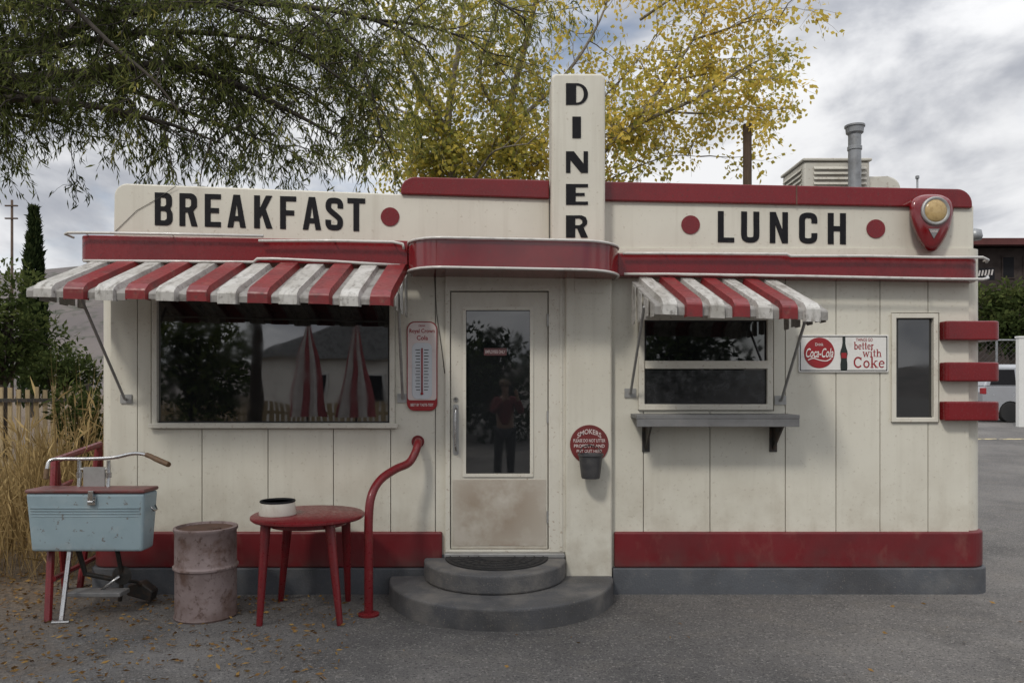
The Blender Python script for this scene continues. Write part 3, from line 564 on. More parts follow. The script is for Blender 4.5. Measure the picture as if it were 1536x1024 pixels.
# ---- serving shelf
g = MB(); g.box(X(955, -.30), X(1200, -.30), -.30, -.003, Z(622, -.3)-.03, Z(622, -.3)); g.box(X(955, -.30)+.002, X(1200, -.30)-.002, -.298, -.27, Z(640, -.3), Z(622, -.3)-.03); sh = obj('serving_shelf', g, M['shelf'], D, bevel=.004)
for u in (972, 1166):
    mb = MB(); x = X(u, -.1); z0 = Z(622, -.3)-.032
    mb.prism([[(-.005, z0), (-.26, z0), (-.26, z0-.035), (-.03, z0-.24), (-.005, z0-.26)]], lambda p: (x-.008, p[0], p[1]), lambda p: (x+.008, p[0], p[1]))
    mb.box(x-.03, x+.03, -.012, -.002, z0-.27, z0-.002)
    obj('bracket', mb, M['iron'], sh, bevel=.002)
# ---- corner fins
for v0, v1 in ((481, 510), (543, 572), (602, 631)):
    g = MB(); g.prism_z(plan(X(1419, -.09), XR+.045, -.09, .6, (.03, .07, .02, 0)), Z(v1, -.09), Z(v0, -.09)); obj('corner_fin', g, M['red'], D, bevel=.012, seg=3)

# ================================================================== wall signs
T = thing('thermometer_sign', 'tall rounded wall thermometer in pink and red between the big window and the door', 'thermometer', P(633, 549, -.001))
g = MB(); g.prism_px(rr(610, 482, 656, 616, 12), -.022, -.002); obj('backplate', g, M['signr'], T, bevel=.006)
g = MB(); g.prism_px(rr(611.5, 483.5, 654.5, 600, (11, 11, 4, 4)), -.026, -.0225); obj('face', g, M['cream2'], T, bevel=.002)
g = MB(); g.prism_px(rr(618, 514, 648, 598, 8), -.031, -.0265); obj('scale', g, M['scale'], T, bevel=.003)
g = MB(); g.tube([P(633, 522, -.034), P(633, 588, -.034)], .006, 8); g.lathe([(0, -.012), (.009, -.008), (.012, 0), (.009, .008), (0, .012)], P(633, 590, -.034), 12); obj('mercury_tube', g, M['signr'], T, smooth=True)
ga, gb = MB(), MB()
for k in range(14):
    v = 524+k*4.6; l = 6 if k % 2 == 0 else 3.5
    ga.prism_px([(626-l/2, v), (630, v), (630, v+1.1), (626-l/2, v+1.1)], -.0325, -.0312); gb.prism_px([(636, v), (640+l/2, v), (640+l/2, v+1.1), (636, v+1.1)], -.0325, -.0312)
obj('tick_marks', ga, M['black'], T); obj('tick_marks', gb, M['black'], T)
text_in('lettering', 'DRINK', 628, 487, 638, 490, -.0275, M['signr'], T, bold=.01)
text_in('lettering', 'Royal Crown', 614, 493, 652, 501, -.0275, M['signr'], T, bold=.02)
text_in('lettering', 'Cola', 625, 503, 642, 510, -.0275, M['signr'], T, bold=.02)
text_in('lettering', 'BEST BY TASTE-TEST', 616, 605, 650, 609, -.0235, M['signw'], T, bold=.01)

T = thing('drink_sign', 'wide white enamel soft drink sign with red disc and dark bottle', 'sign', P(1265, 530, -.001))
g = MB(); g.prism_px(rr(1198, 502, 1333, 558, 2), -.016, -.001); obj('panel', g, M['signw'], T, bevel=.003)
g = MB(); g.prism_px(rr(1200, 504, 1331, 556, 1), -.0178, -.0162, [rr(1201.2, 505.2, 1329.8, 554.8, 1)]); obj('border', g, M['black'], T)
g = MB(); g.prism_px(circ(1229, 529, 23, 40), -.019, -.0164); obj('disc', g, M['signr'], T, bevel=.001)
text_in('lettering', 'Coca-Cola', 1209, 522, 1250, 536, -.0205, M['signw'], T, shear=.32, bold=.012)
text_in('lettering', 'Drink', 1223, 514, 1235, 518.5, -.0205, M['signw'], T)
g = MB(); g.prism_px(stroke(smooth_path([(1212, 540), (1220, 537), (1230, 540), (1240, 541), (1247, 537)], 4), 1.4), -.0205, -.0192); obj('flourish', g, M['signw'], T)
prof = [(-2, 0), (-2.2, 5), (-2, 9), (-3, 15), (-5, 21), (-5.6, 25), (-4.6, 31), (-4.4, 35), (-5.2, 41), (-5, 48), (-4.2, 50)]
g = MB(); g.prism_px([(1266+a, 506+b-1) for a, b in prof]+[(1266-a, 506+b-1) for a, b in prof[::-1]], -.0195, -.0164); obj('bottle_picture', g, M['green'], T)
g = MB(); g.prism_px(rr(1262, 529, 1270, 537, 1), -.0205, -.0196); obj('bottle_label', g, M['signr'], T)
text_in('lettering', 'THINGS GO', 1284, 507, 1309, 512, -.0175, M['signr'], T, bold=.01)
serif_word('better', 1281, 512.5, 1311, 524, -.0172, M['signr'], T)
serif_word('with', 1294, 523.5, 1323, 535, -.0172, M['signr'], T)
serif_word('Coke', 1280, 535, 1328, 551.5, -.0172, M['signr'], T)

T = thing('smokers_sign', 'round red notice for smokers with white lettering on the pilaster right of the door', 'sign', P(884, 665, -.071))
g = MB(); g.prism_px(circ(884, 666, 29, 40), -.079, -.071); obj('disc', g, M['signd'], T, bevel=.002)
for s_, a, v0, v1, k in (('SMOKERS', 866, 643, 650.5, 7), ('PLEASE DO NOT LITTER', 860, 658, 663, 0), ('PROPERTY AND', 861, 666, 671, 0), ('PUT OUT HERE', 865, 674, 678.5, 0)):
    text_in('lettering', s_, a, v0, 1768-a, v1, -.081, M['cream2'], T, bold=.015, arch=k)
T = thing('ash_bucket', 'small dark grey metal bucket for cigarette ends hanging on the pilaster', 'bucket', P(886, 700, -.071))
c = P(886, 717, -.17)
g = MB(); g.lathe([(0, 0), (.068, 0), (.072, .01), (.092, .17), (.10, .175), (.10, .188), (.088, .188), (.066, .02), (0, .02)], c, 24); obj('bucket', g, M['bucket'], T, smooth='auto')
g = MB(); g.tube([c+Vector((-.098, 0, .18)), c+Vector((-.06, .06, .235)), c+Vector((0, .09, .25)), c+Vector((.06, .06, .235)), c+Vector((.098, 0, .18))], .004, 6); obj('handle', g, M['iron'], T, smooth=True)

T = thing('shield_sign', 'red teardrop shield emblem with round amber lens high on the right corner', 'sign', P(1395, 335, .04))
half = smooth_path([(0, 86), (8, 83), (17, 72), (25, 57), (31, 40), (34, 22), (31, 8), (22, 1), (11, -2), (0, -2.5)], 4)
lp = [(a, b) for a, b in half]+[(-a, b) for a, b in half[::-1][1:-1]]
ring = lambda s, y: [P(1397+a*s, 327+(b-34)*s, y) for a, b in lp]
g = MB(); g.loft([ring(.98, .045), ring(.98, -.045), ring(.95, -.07), ring(.88, -.09), ring(.76, -.10)]); obj('shield', g, M['redgloss'], T, smooth=True).data.set_sharp_from_angle(angle=rad(50))
cd = P(1402, 317, -.096)
g = MB(); g.lathe([(.100, -.012), (.112, .004), (.112, .016), (.102, .028), (.092, .018)], cd, 36, axis='y'); obj('bezel', g, M['alu'], T, smooth=True)
g = MB(); g.lathe([(.093, .0), (.092, .014), (.075, .026), (.045, .034), (.02, .037), (0, .038)], cd, 36, axis='y'); obj('lens', g, M['gold'], T, smooth=True)
g = MB(); g.prism_px([(1393, 343), (1410, 343), (1401, 358)], -.106, -.0995); obj('badge', g, M['shelf'], T, bevel=.002)
text_in('lettering', 'DINE', 1396, 345, 1407, 348.5, -.1075, M['cream2'], T, bold=.01)

# ================================================================== roof equipment
T = thing('swamp_cooler', 'boxy beige evaporative cooler with louvred panel on the diner roof', 'air cooler', (X(1250, 1.6), 1.8, 2.80))
x0, x1, zt = X(1206, 1.5), X(1305, 1.5), Z(242, 1.5)
g = MB(); g.box(x0, x1, 1.5, 2.1, 2.81, zt); obj('housing', g, M['acm'], T, bevel=.02)
g = MB(); g.box(x0-.015, x1+.015, 1.48, 2.12, zt+.001, zt+.028); obj('lid', g, M['acm'], T, bevel=.008)
lx0, lx1 = X(1220, 1.5), X(1299, 1.5)
g = MB()
for k in range(9):
    z = zt-.05-k*.05; g.add([(lx0, 1.499, z), (lx1, 1.499, z), (lx1, 1.475, z-.03), (lx0, 1.475, z-.03), (lx0, 1.499, z-.006), (lx1, 1.499, z-.006), (lx1, 1.477, z-.036), (lx0, 1.477, z-.036)], [(0, 1, 2, 3), (7, 6, 5, 4), (3, 2, 6, 7), (0, 3, 7, 4), (1, 5, 6, 2)])
obj('louvre', g, M['acm'], T)
g = MB()
for k in range(9):
    z = zt-.05-k*.05; g.add([(x0-.0005, 1.56, z), (x0-.0005, 2.04, z), (x0-.02, 2.04, z-.03), (x0-.02, 1.56, z-.03), (x0-.0005, 1.56, z-.006), (x0-.0005, 2.04, z-.006), (x0-.018, 2.04, z-.036), (x0-.018, 1.56, z-.036)], [(0, 1, 2, 3), (7, 6, 5, 4), (3, 2, 6, 7), (0, 3, 7, 4), (1, 5, 6, 2)])
obj('louvre', g, M['acm'], T)
g = MB(); g.prism_y([(x1+.018, 2.81), (x1+.018, Z(264, 1.6)), (x1+.22, Z(264, 1.6))]+arc(x1+.22, Z(264, 1.6)-.13, .14, .13, 90, 0, 6)+[(x1+.36, 2.81)], 1.6, 2.05); obj('duct', g, M['acm'], T, bevel=.02)
T = thing('flue_pipe', 'grey metal flue pipe with a flared cap on the diner roof', 'flue', (X(1282, 1.2), 1.2, 2.8))
cx, zt = X(1282, 1.2), Z(188, 1.2)
g = MB(); g.lathe([(.058, 2.8), (.058, zt-.05)], (cx, 1.2, 0), 20); obj('pipe', g, M['galv'], T, smooth='auto')
g = MB(); g.lathe([(.060, zt-.24), (.066, zt-.235), (.066, zt-.205), (.060, zt-.20)], (cx, 1.2, 0), 20); obj('collar', g, M['galv'], T, smooth='auto')
g = MB(); g.lathe([(.060, zt-.09), (.078, zt-.075), (.082, zt-.025), (.092, zt-.02), (.092, zt-.004), (.08, zt), (0, zt)], (cx, 1.2, 0), 24); obj('cap', g, M['galv'], T, smooth='auto')
T = thing('roof_vent', 'thin metal vent stack on the far right of the diner roof', 'vent', (X(1376, 1.4), 1.4, 2.8))
g = MB(); g.tube([(X(1376, 1.4), 1.4, 2.8), (X(1376, 1.4), 1.4, Z(268, 1.4))], .010, 8); obj('stack', g, M['galv'], T, smooth=True)
g = MB(); g.lathe([(0, 0), (.018, .0), (.018, .025), (0, .035)], (X(1376, 1.4), 1.4, Z(268, 1.4)), 10); obj('cap', g, M['galv'], T, smooth='auto')
T = tag(obj('timber_pole', MB().lathe([(.075, -.3), (.07, Z(187, 6)), (.0, Z(185, 6))], (X(1121, 6), 6, 0), 10), M['wood'], smooth='auto', org=(X(1121, 6), 6, .3)), 'plain dark wooden post rising behind the diner roof beside the rooftop cooler', 'pole')

# ================================================================== steps and mat
def half_disc(cx, rx, ry, n=40, y0=-.067): return [(cx-rx, y0)]+[(cx-rx*math.cos(PI*i/n), y0-ry*math.sin(PI*i/n)) for i in range(1, n)]+[(cx+rx, y0)]
T = thing('entrance_steps', 'grey half-round concrete steps in two tiers before the door', 'steps', (-.11, -.4, 0))
g = MB(); g.prism_z(half_disc(X(751, -.5), .865, .90), -.05, .15); obj('step', g, M['steps'], T, bevel=.018, seg=3)
g = MB(); g.prism_z(half_disc(X(741, -.4), .55, .58), .151, .29); obj('step', g, M['steps'], T, bevel=.018, seg=3)
c = (X(745, -.15), -.075)
g = MB(); g.prism_z([(c[0]-.40, c[1])]+[(c[0]-.40*math.cos(PI*i/24), c[1]-.43*math.sin(PI*i/24)) for i in range(1, 24)]+[(c[0]+.40, c[1])], .2905, .302)
for r in (.36, .29, .22, .14):
    g.tube([(c[0]-r*math.cos(PI*i/20), c[1]-.02-r*1.05*math.sin(PI*i/20), .303) for i in range(21)], .006, 5)
for a in range(1, 12):
    t = PI*a/12; g.tube([(c[0]-.14*math.cos(t), c[1]-.02-.147*math.sin(t), .303), (c[0]-.36*math.cos(t), c[1]-.02-.378*math.sin(t), .303)], .005, 5)
tag(obj('doormat', g, M['mat'], org=(c[0], c[1], .29)), 'black half-round rubber mat on the top step', 'doormat')

# ================================================================== handrail
T = thing('handrail', 'bent red steel pipe handrail left of the door', 'handrail', (X(553, -.6), -.6, 0))
def bez(pts, k=8):
    o = []
    for i in range(len(pts)-1):
        a, b, c, d = pts[max(i-1, 0)], pts[i], pts[i+1], pts[min(i+2, len(pts)-1)]
        for j in range(k):
            t = j/k; o.append(.5*((2*b)+(-a+c)*t+(2*a-5*b+4*c-d)*t*t+(-a+3*b-3*c+d)*t**3))
    o.append(pts[-1]); return o
path = bez([P(627, 662, -.005), P(627, 664, -.10), P(623, 678, -.16), P(613, 694, -.22), P(592, 704, -.32), P(570, 720, -.45), P(557, 744, -.55), P(553, 780, -.59), P(553, 840, -.60), P(553, 918, -.60)], 6)
g = MB(); g.tube(path, .031, 14); obj('pipe', g, M['furn'], T, smooth='auto')
g = MB(); g.lathe([(0, .012), (.05, .012), (.05, 0)], (X(627), -.001, Z(662)), 20, axis='y'); obj('flange', g, M['furn'], T, smooth='auto')
g = MB(); q = P(553, 918, -.60); g.lathe([(.075, -.0), (.075, .014), (.04, .02), (0, .02)], (q.x, q.y, 0), 20); obj('flange', g, M['furn'], T, smooth='auto')

# ================================================================== table, bowl, drum
TY = -.56; tx = X(462.5, TY); tz = .715
T = thing('side_table', 'low round red painted table with four splayed legs in front of the big window', 'table', (tx, TY, 0))
g = MB(); g.lathe([(0, tz-.032), (.385, tz-.032), (.397, tz-.022), (.397, tz-.008), (.385, tz), (0, tz)], (tx, TY, 0), 56); obj('tabletop', g, M['furn'], T, smooth='auto')
for fx, fy, hx, hy in ((X(389, -.84), -.84, -.24, -.2), (X(510, -.83), -.83, .20, -.2), (X(421, -.24), -.24, -.19, .17), (X(522, -.24), -.24, .23, .17)):
    mb = MB(); a = Vector((fx, fy, 0)); b = Vector((tx+hx, TY+hy, tz-.033)); mb.tube([a, a.lerp(b, .5), b], [.021, .028, .036], 10); obj('leg', mb, M['furn'], T, smooth='auto')
g = MB(); g.lathe([(.27, tz-.075), (.27, tz-.034), (.25, tz-.034), (.25, tz-.075), (.27, tz-.075)], (tx, TY, 0), 40); obj('apron', g, M['furn'], T, smooth='auto')
bx = X(416.5, -.6)
T = thing('enamel_bowl', 'cream enamel pet bowl with black rim on the round red table', 'bowl', (bx, -.6, tz))
g = MB(); g.lathe([(.0, .001), (.128, .001), (.13, .006), (.119, .088), (.112, .088), (.106, .03), (0, .025)], (bx, -.6, tz), 32); obj('body', g, M['enamel'], T, smooth='auto')
g = MB(); g.lathe([(.1195, .0885), (.124, .093), (.122, .101), (.113, .102), (.109, .095), (.111, .0885)], (bx, -.6, tz), 32); obj('rim', g, M['black'], T, smooth=True)
dx, dy = X(309, -.6), -.60
T = thing('steel_drum', 'small rust speckled steel drum standing beside the red table', 'drum', (dx, dy, 0))
R = .207; prof = [(R-.02, .0), (R+.004, .0), (R+.008, .012), (R, .024)]
for zz in (.355,): prof += [(R, zz-.022), (R+.004, zz-.014), (R+.013, zz-.006), (R+.013, zz+.006), (R+.004, zz+.014), (R, zz+.022)]
prof += [(R, .60), (R+.009, .612), (R+.009, .63), (R-.008, .634), (R-.012, .612), (0, .612)]
g = MB(); g.lathe(prof, (dx, dy, 0), 48)
rs = random.Random(3)
g.v = [(x+(rs.uniform(-1, 1)*.0015), y+rs.uniform(-1, 1)*.0015, z) for x, y, z in g.v]
obj('drum_body', g, M['drum'], T, smooth='auto')
g = MB(); g.lathe([(0, .6125), (R-.014, .6125), (R-.016, .617), (0, .617)], (dx, dy, 0), 40); obj('drum_lid', g, M['rust'], T)
g = MB(); g.lathe([(0, .617), (.028, .617), (.028, .63), (0, .632)], (dx+.1, dy-.06, 0), 14); obj('bung', g, M['rust'], T, smooth='auto')

# ================================================================== cooler cart
cy0, cy1 = -.74, -.53
T = thing('vending_cart', 'old pale blue cooler box on a chrome handlebar cart left of the drum', 'cart', (X(132, cy0), -.57, 0))
g = MB()
xa, xb, xc, xd = X(38, cy0), X(216, cy0), X(44, cy0), X(211, cy0); zb, zt = Z(828, cy0), Z(740, cy0)
g.add([(xc, cy0+.02, zb), (xd, cy0+.02, zb), (xd, cy1-.02, zb), (xc, cy1-.02, zb), (xa, cy0, zt), (xb, cy0, zt), (xb, cy1, zt), (xa, cy1, zt)], [(3, 2, 1, 0), (4, 5, 6, 7), (0, 1, 5, 4), (1, 2, 6, 5), (2, 3, 7, 6), (3, 0, 4, 7)])
cb = obj('cooler_box', g, M['cooler'], T, bevel=.018, seg=3)
g = MB(); g.box(xa-.004, xb+.004, cy0-.006, cy1+.006, zt+.001, Z(734, cy0)); obj('lid', g, M['lid'], cb, bevel=.010, seg=3)
g = MB()
for k in range(4): g.tube([(xa+.03+.003*k, cy0+.001+.0025*k, zt-.10-k*.02), (xb-.03-.003*k, cy0+.001+.0025*k, zt-.10-k*.02)], .003, 6)
obj('ribs', g, M['cooler'], cb, smooth=True)
g = MB(); q = P(139, 745, cy0); g.box(q.x-.028, q.x+.028, cy0-.018, cy0-.0015, q.z-.055, q.z+.005); g.box(q.x-.018, q.x+.018, cy0-.03, cy0-.008, q.z-.02, q.z+.045); g.tube([q+Vector((-.02, -.03, -.03)), q+Vector((.02, -.03, -.03))], .008, 8); obj('latch', g, M['chrome'], cb, bevel=.003)
for s_, xq in ((-1, xa), (1, xb)):
    g = MB(); xx = xq+s_*.012; g.tube([(xx, -.67, zt-.1), (xx+s_*.018, -.66, zt-.13), (xx+s_*.018, -.61, zt-.13), (xx, -.60, zt-.1)], .006, 6); obj('carry_handle', g, M['chrome'], cb, smooth=True)
hb = bez([P(69, 716, -.62), P(71, 700, -.60), P(76, 690, -.58), P(95, 688, -.56), P(130, 688, -.56), P(170, 686, -.56), P(200, 680, -.56), P(220, 682, -.60), P(236, 689, -.68), P(252, 696, -.76)], 5)
g = MB(); g.tube(hb, .013, 10); ho = obj('handlebar', g, M['chrome'], T, smooth='auto')
g = MB(); g.tube(hb[-11:]+[hb[-1]+(hb[-1]-hb[-2])*.6], [.017]*4+[.019]*7+[.017], 12); obj('grip', g, M['grip'], ho, smooth='auto')
g = MB(); g.tube([hb[0]+Vector((0, 0, -.01)), hb[2], hb[4]], .018, 12); obj('grip', g, M['grip'], ho, smooth='auto')
for u in (119, 163):
    g = MB(); g.tube([P(u, 690, -.56), P(u, 712, -.56), P(u-1, 735, -.58)], .014, 10); g.tube([P(u, 708, -.56), P(u, 716, -.56)], .021, 10); obj('stem', g, M['chrome'], T, smooth='auto')
g = MB(); g.tube([P(119, 703, -.56), P(163, 703, -.56)], .009, 8); g.box(X(126, -.56), X(158, -.56), -.57, -.555, Z(729, -.56), Z(700, -.56)); obj('crossplate', g, M['alu'], T)
g = MB(); g.tube([P(105, 824, -.64), P(98, 880, -.70), P(92, 930, -.78)], .018, 10); g.tube([P(78, 933, -.80), P(104, 932, -.78)], .013, 8); obj('kickstand', g, M['chrome'], T, smooth='auto')
g = MB(); g.tube([P(118, 826, -.60), P(128, 860, -.54), P(170, 868, -.48)], .019, 10); g.tube([P(176, 826, -.60), P(183, 862, -.50), P(180, 900, -.46)], .016, 10); g.tube([P(170, 868, -.48), P(205, 872, -.38), P(222, 885, -.28)], .013, 8); obj('frame', g, M['iron'], T, smooth='auto')
q = P(183, 862, -.51)
g = MB(); g.lathe([(.03, -.012), (.065, -.004), (.07, 0), (.065, .004), (.03, .012)], (q.x, q.y, q.z), 24, axis='y'); obj('chainring', g, M['iron'], T)
g = MB(); g.tube([q+Vector((0, -.03, 0)), P(150, 886, -.54)], .011, 8); obj('crank_arm', g, M['chrome'], T, smooth=True)
g = MB(); p0 = P(148, 888, -.56); g.box(p0.x-.19, p0.x+.19, p0.y-.07, p0.y+.07, p0.z-.016, p0.z+.016); obj('pedal_board', g, M['shelf'], T, bevel=.006)
g = MB(); q = P(212, 888, -.30); g.prism([[(q.x-.09, .07), (q.x+.09, .02), (q.x+.11, .10), (q.x+.02, .17), (q.x-.08, .15)]], lambda p: (p[0], q.y-.05, p[1]), lambda p: (p[0], q.y+.05, p[1])); obj('mud_flap', g, M['iron'], T, bevel=.012)
# red rack behind the cart
T = thing('bike_rack', 'red tubular steel rack standing behind the blue cooler cart', 'rack', (X(100, -.2), -.2, 0))
g = MB(); g.tube([P(78, 692, -.40), P(150, 666, .35)], .026, 8); obj('top_rail', g, M['furn'], T, smooth='auto')
for a, b in (((82, 690, -.38), (72, 925, -.75)), ((84, 690, -.38), (98, 860, .1)), ((148, 667, .34), (120, 845, .15)), ((149, 667, .34), (152, 842, .5))):
    mb = MB(); pa, pb = P(*a), P(*b); pb.z = 0; mb.tube([pa, pb], .026, 8); obj('leg', mb, M['furn'], T, smooth='auto')
g = MB(); g.tube([P(80, 868, -.66), P(150, 832, .30)], .02, 8); obj('cross_rail', g, M['furn'], T, smooth='auto')
g = MB(); g.tube([P(80, 735, -.45), P(108, 722, 0)], .02, 8); obj('cross_rail', g, M['furn'], T, smooth='auto')

# ================================================================== vegetation
def leaves(name, pos, dirs, Ls, Ws, tone, m, parent=None):
    n = len(pos); d = dirs/np.maximum(np.linalg.norm(dirs, axis=1, keepdims=True), 1e-6)
    r = rng.normal(size=(n, 3)); s = np.cross(d, r); s /= np.maximum(np.linalg.norm(s, axis=1, keepdims=True), 1e-6)
    Ls = np.asarray(Ls)[:, None]; Ws = np.asarray(Ws)[:, None]; nn = np.cross(d, s)
    v = np.empty((n, 4, 3)); v[:, 0] = pos; v[:, 1] = pos+d*Ls*.45+s*Ws*.5; v[:, 2] = pos+d*Ls+nn*Ls*.12; v[:, 3] = pos+d*Ls*.45-s*Ws*.5
    off = np.array(wloc(parent)) if parent else np.zeros(3)
    me = bpy.data.meshes.new(name); me.vertices.add(n*4); me.vertices.foreach_set('co', (v-off).reshape(-1).astype(np.float32))
    me.loops.add(n*4); me.loops.foreach_set('vertex_index', np.arange(n*4, dtype=np.int32)); me.polygons.add(n); me.polygons.foreach_set('loop_start', np.arange(0, n*4, 4, dtype=np.int32))
    me.update(calc_edges=True); a = me.attributes.new('tone', 'FLOAT', 'FACE'); a.data.foreach_set('value', np.clip(tone, 0, 1).astype(np.float32))
    me.materials.append(m); o = bpy.data.objects.new(name, me); COL.objects.link(o)
    if parent: o.parent = parent
    return o
def rv(s=1): return Vector((random.gauss(0, s), random.gauss(0, s), random.gauss(0, s)))
def grow(p, d, Ln, n, wob, grav):
    pts = [p.copy()]; d = d.normalized()
    for i in range(n):
        d = (d+rv(wob)+Vector((0, 0, grav))).normalized(); p = p+d*(Ln/n); pts.append(p.copy())
    return pts
def tree(T, limbs, bark, leafm, sub, twig, leaf, tonef, thick=.011):
    wood = MB(); pos = []; dirs = []; tn = []
    for pts, r0, r1, bare in limbs:
        pp = bez([Vector(p) for p in pts], 5); k = len(pp)
        wood.tube(pp, [r0+(r1-r0)*i/(k-1) for i in range(k)], 7, cap=False)
        acc = 0
        for i in range(1, k):
            seg = pp[i]-pp[i-1]; acc += seg.length
            if i/k < bare: continue
            while acc > sub[0]:
                acc -= sub[0]; p = pp[i-1].lerp(pp[i], random.random())
                d = (seg.normalized()*.5+rv(.75)+Vector((0, 0, sub[5]))).normalized(); Ln = random.uniform(sub[1], sub[2])
                br = grow(p, d, Ln, 6, sub[3], sub[4]); wood.tube(br, [max(thick*Ln*(1-j/7), .003) for j in range(7)], 4, cap=False)
                clump = random.gauss(0, .16)
                for _ in range(twig[0]):
                    j = random.randint(1, 6); q = br[j]; dd = ((br[j]-br[j-1]).normalized()*.6+rv(.6)).normalized(); tl_ = random.uniform(twig[1], twig[2])
                    tw = grow(q, dd, tl_, 4, .18, twig[3]); wood.tube(tw, [.003, .0028, .0025, .002, .002], 3, cap=False)
                    for _ in range(leaf[0]):
                        f = random.random()*3.999; a = int(f); c_ = tw[a].lerp(tw[a+1], f-a)+rv(leaf[3]); dv = (tw[a+1]-tw[a]).normalized()*.7+rv(.5)+Vector((0, 0, leaf[4]))
                        pos.append(c_); dirs.append(dv); tn.append(tonef(c_)+clump+random.gauss(0, .17))
    n = len(pos); obj('trunk', wood, bark, T, smooth=True)
    leaves('crown', np.array(pos), np.array(dirs), leaf[1]*rng.uniform(.65, 1.25, n), leaf[2]*rng.uniform(.7, 1.2, n), np.array(tn), leafm, T); return n
# golden tree behind the diner
yT = 6.0
T = thing('golden_tree', 'tall pale trunked tree with yellow autumn leaves behind the diner sign', 'tree', (X(735, yT), yT, gh(yT)))
def lp_(l, y0): return [P(u, v, y0+dy) for u, v, dy in l]
limbs = [
 (lp_([(700, 760, 0), (690, 500, 0), (680, 280, 0), (672, 180, 0), (690, 60, .2), (705, -70, .3)], yT), .10, .03, .46),
 (lp_([(740, 760, .3), (785, 480, .3), (775, 280, .3), (765, 170, .2), (790, 60, 0), (820, -70, -.3)], yT), .10, .03, .46),
 (lp_([(790, 480, .3), (850, 300, .1), (905, 228, 0), (960, 185, -.2), (1040, 150, -.3), (1110, 105, -.4), (1150, 85, -.4)], yT), .065, .005, .36),
 (lp_([(940, 198, -.1), (1000, 120, .3), (1050, 40, .6), (1075, -40, .8)], yT), .035, .007, .2),
 (lp_([(675, 200, 0), (630, 130, -.4), (600, 60, -.7), (590, 0, -.8)], yT), .04, .008, .1),
 (lp_([(767, 190, .2), (850, 110, .6), (900, 30, .9), (930, -60, 1.1)], yT), .04, .008, .15),
 (lp_([(682, 290, 0), (640, 240, .5), (600, 225, .9), (570, 230, 1.1)], yT), .03, .006, .15),
 (lp_([(684, 310, 0), (720, 255, -.5), (745, 225, -.8), (800, 215, -1.0)], yT), .03, .006, .15),
 (lp_([(778, 310, .3), (735, 262, .8), (700, 240, 1.2), (640, 262, 1.5)], yT), .03, .006, .15),
 (lp_([(850, 300, .1), (930, 262, .4), (1000, 235, .7), (1050, 235, .9)], yT), .02, .004, .3),
 (lp_([(1000, 168, -.2), (1070, 170, .2), (1120, 160, .5), (1160, 168, .8)], yT), .02, .004, .4),
 (lp_([(1040, 60, .5), (1100, 40, .3), (1140, 20, .2), (1165, 40, 0)], yT), .022, .005, .1),
 (lp_([(770, 200, .2), (720, 120, -.6), (740, 40, -1), (760, -40, -1.2)], yT), .03, .008, .15),
 (lp_([(905, 228, 0), (880, 180, .5), (940, 110, .8), (990, 50, 1.2)], yT), .025, .006, .2),
 (lp_([(960, 30, .6), (1040, -20, .4), (1110, -30, .2), (1160, -60, 0)], yT), .025, .006, .0),
 (lp_([(1010, 120, .3), (1080, 110, .6), (1120, 125, .9), (1150, 140, 1.1)], yT), .02, .004, .1),
 (lp_([(660, 190, 0), (600, 165, .6), (560, 130, .9)], yT), .028, .005, .1),
]
tree(T, limbs, M['palebark'], M['l_gold'], (.185, .45, 1.1, .22, .01, .08), (7, .25, .6, -.08), (11, .084, .068, .07, -.3), lambda c: .44+.18*math.tanh((c.x-.7)/1.6))
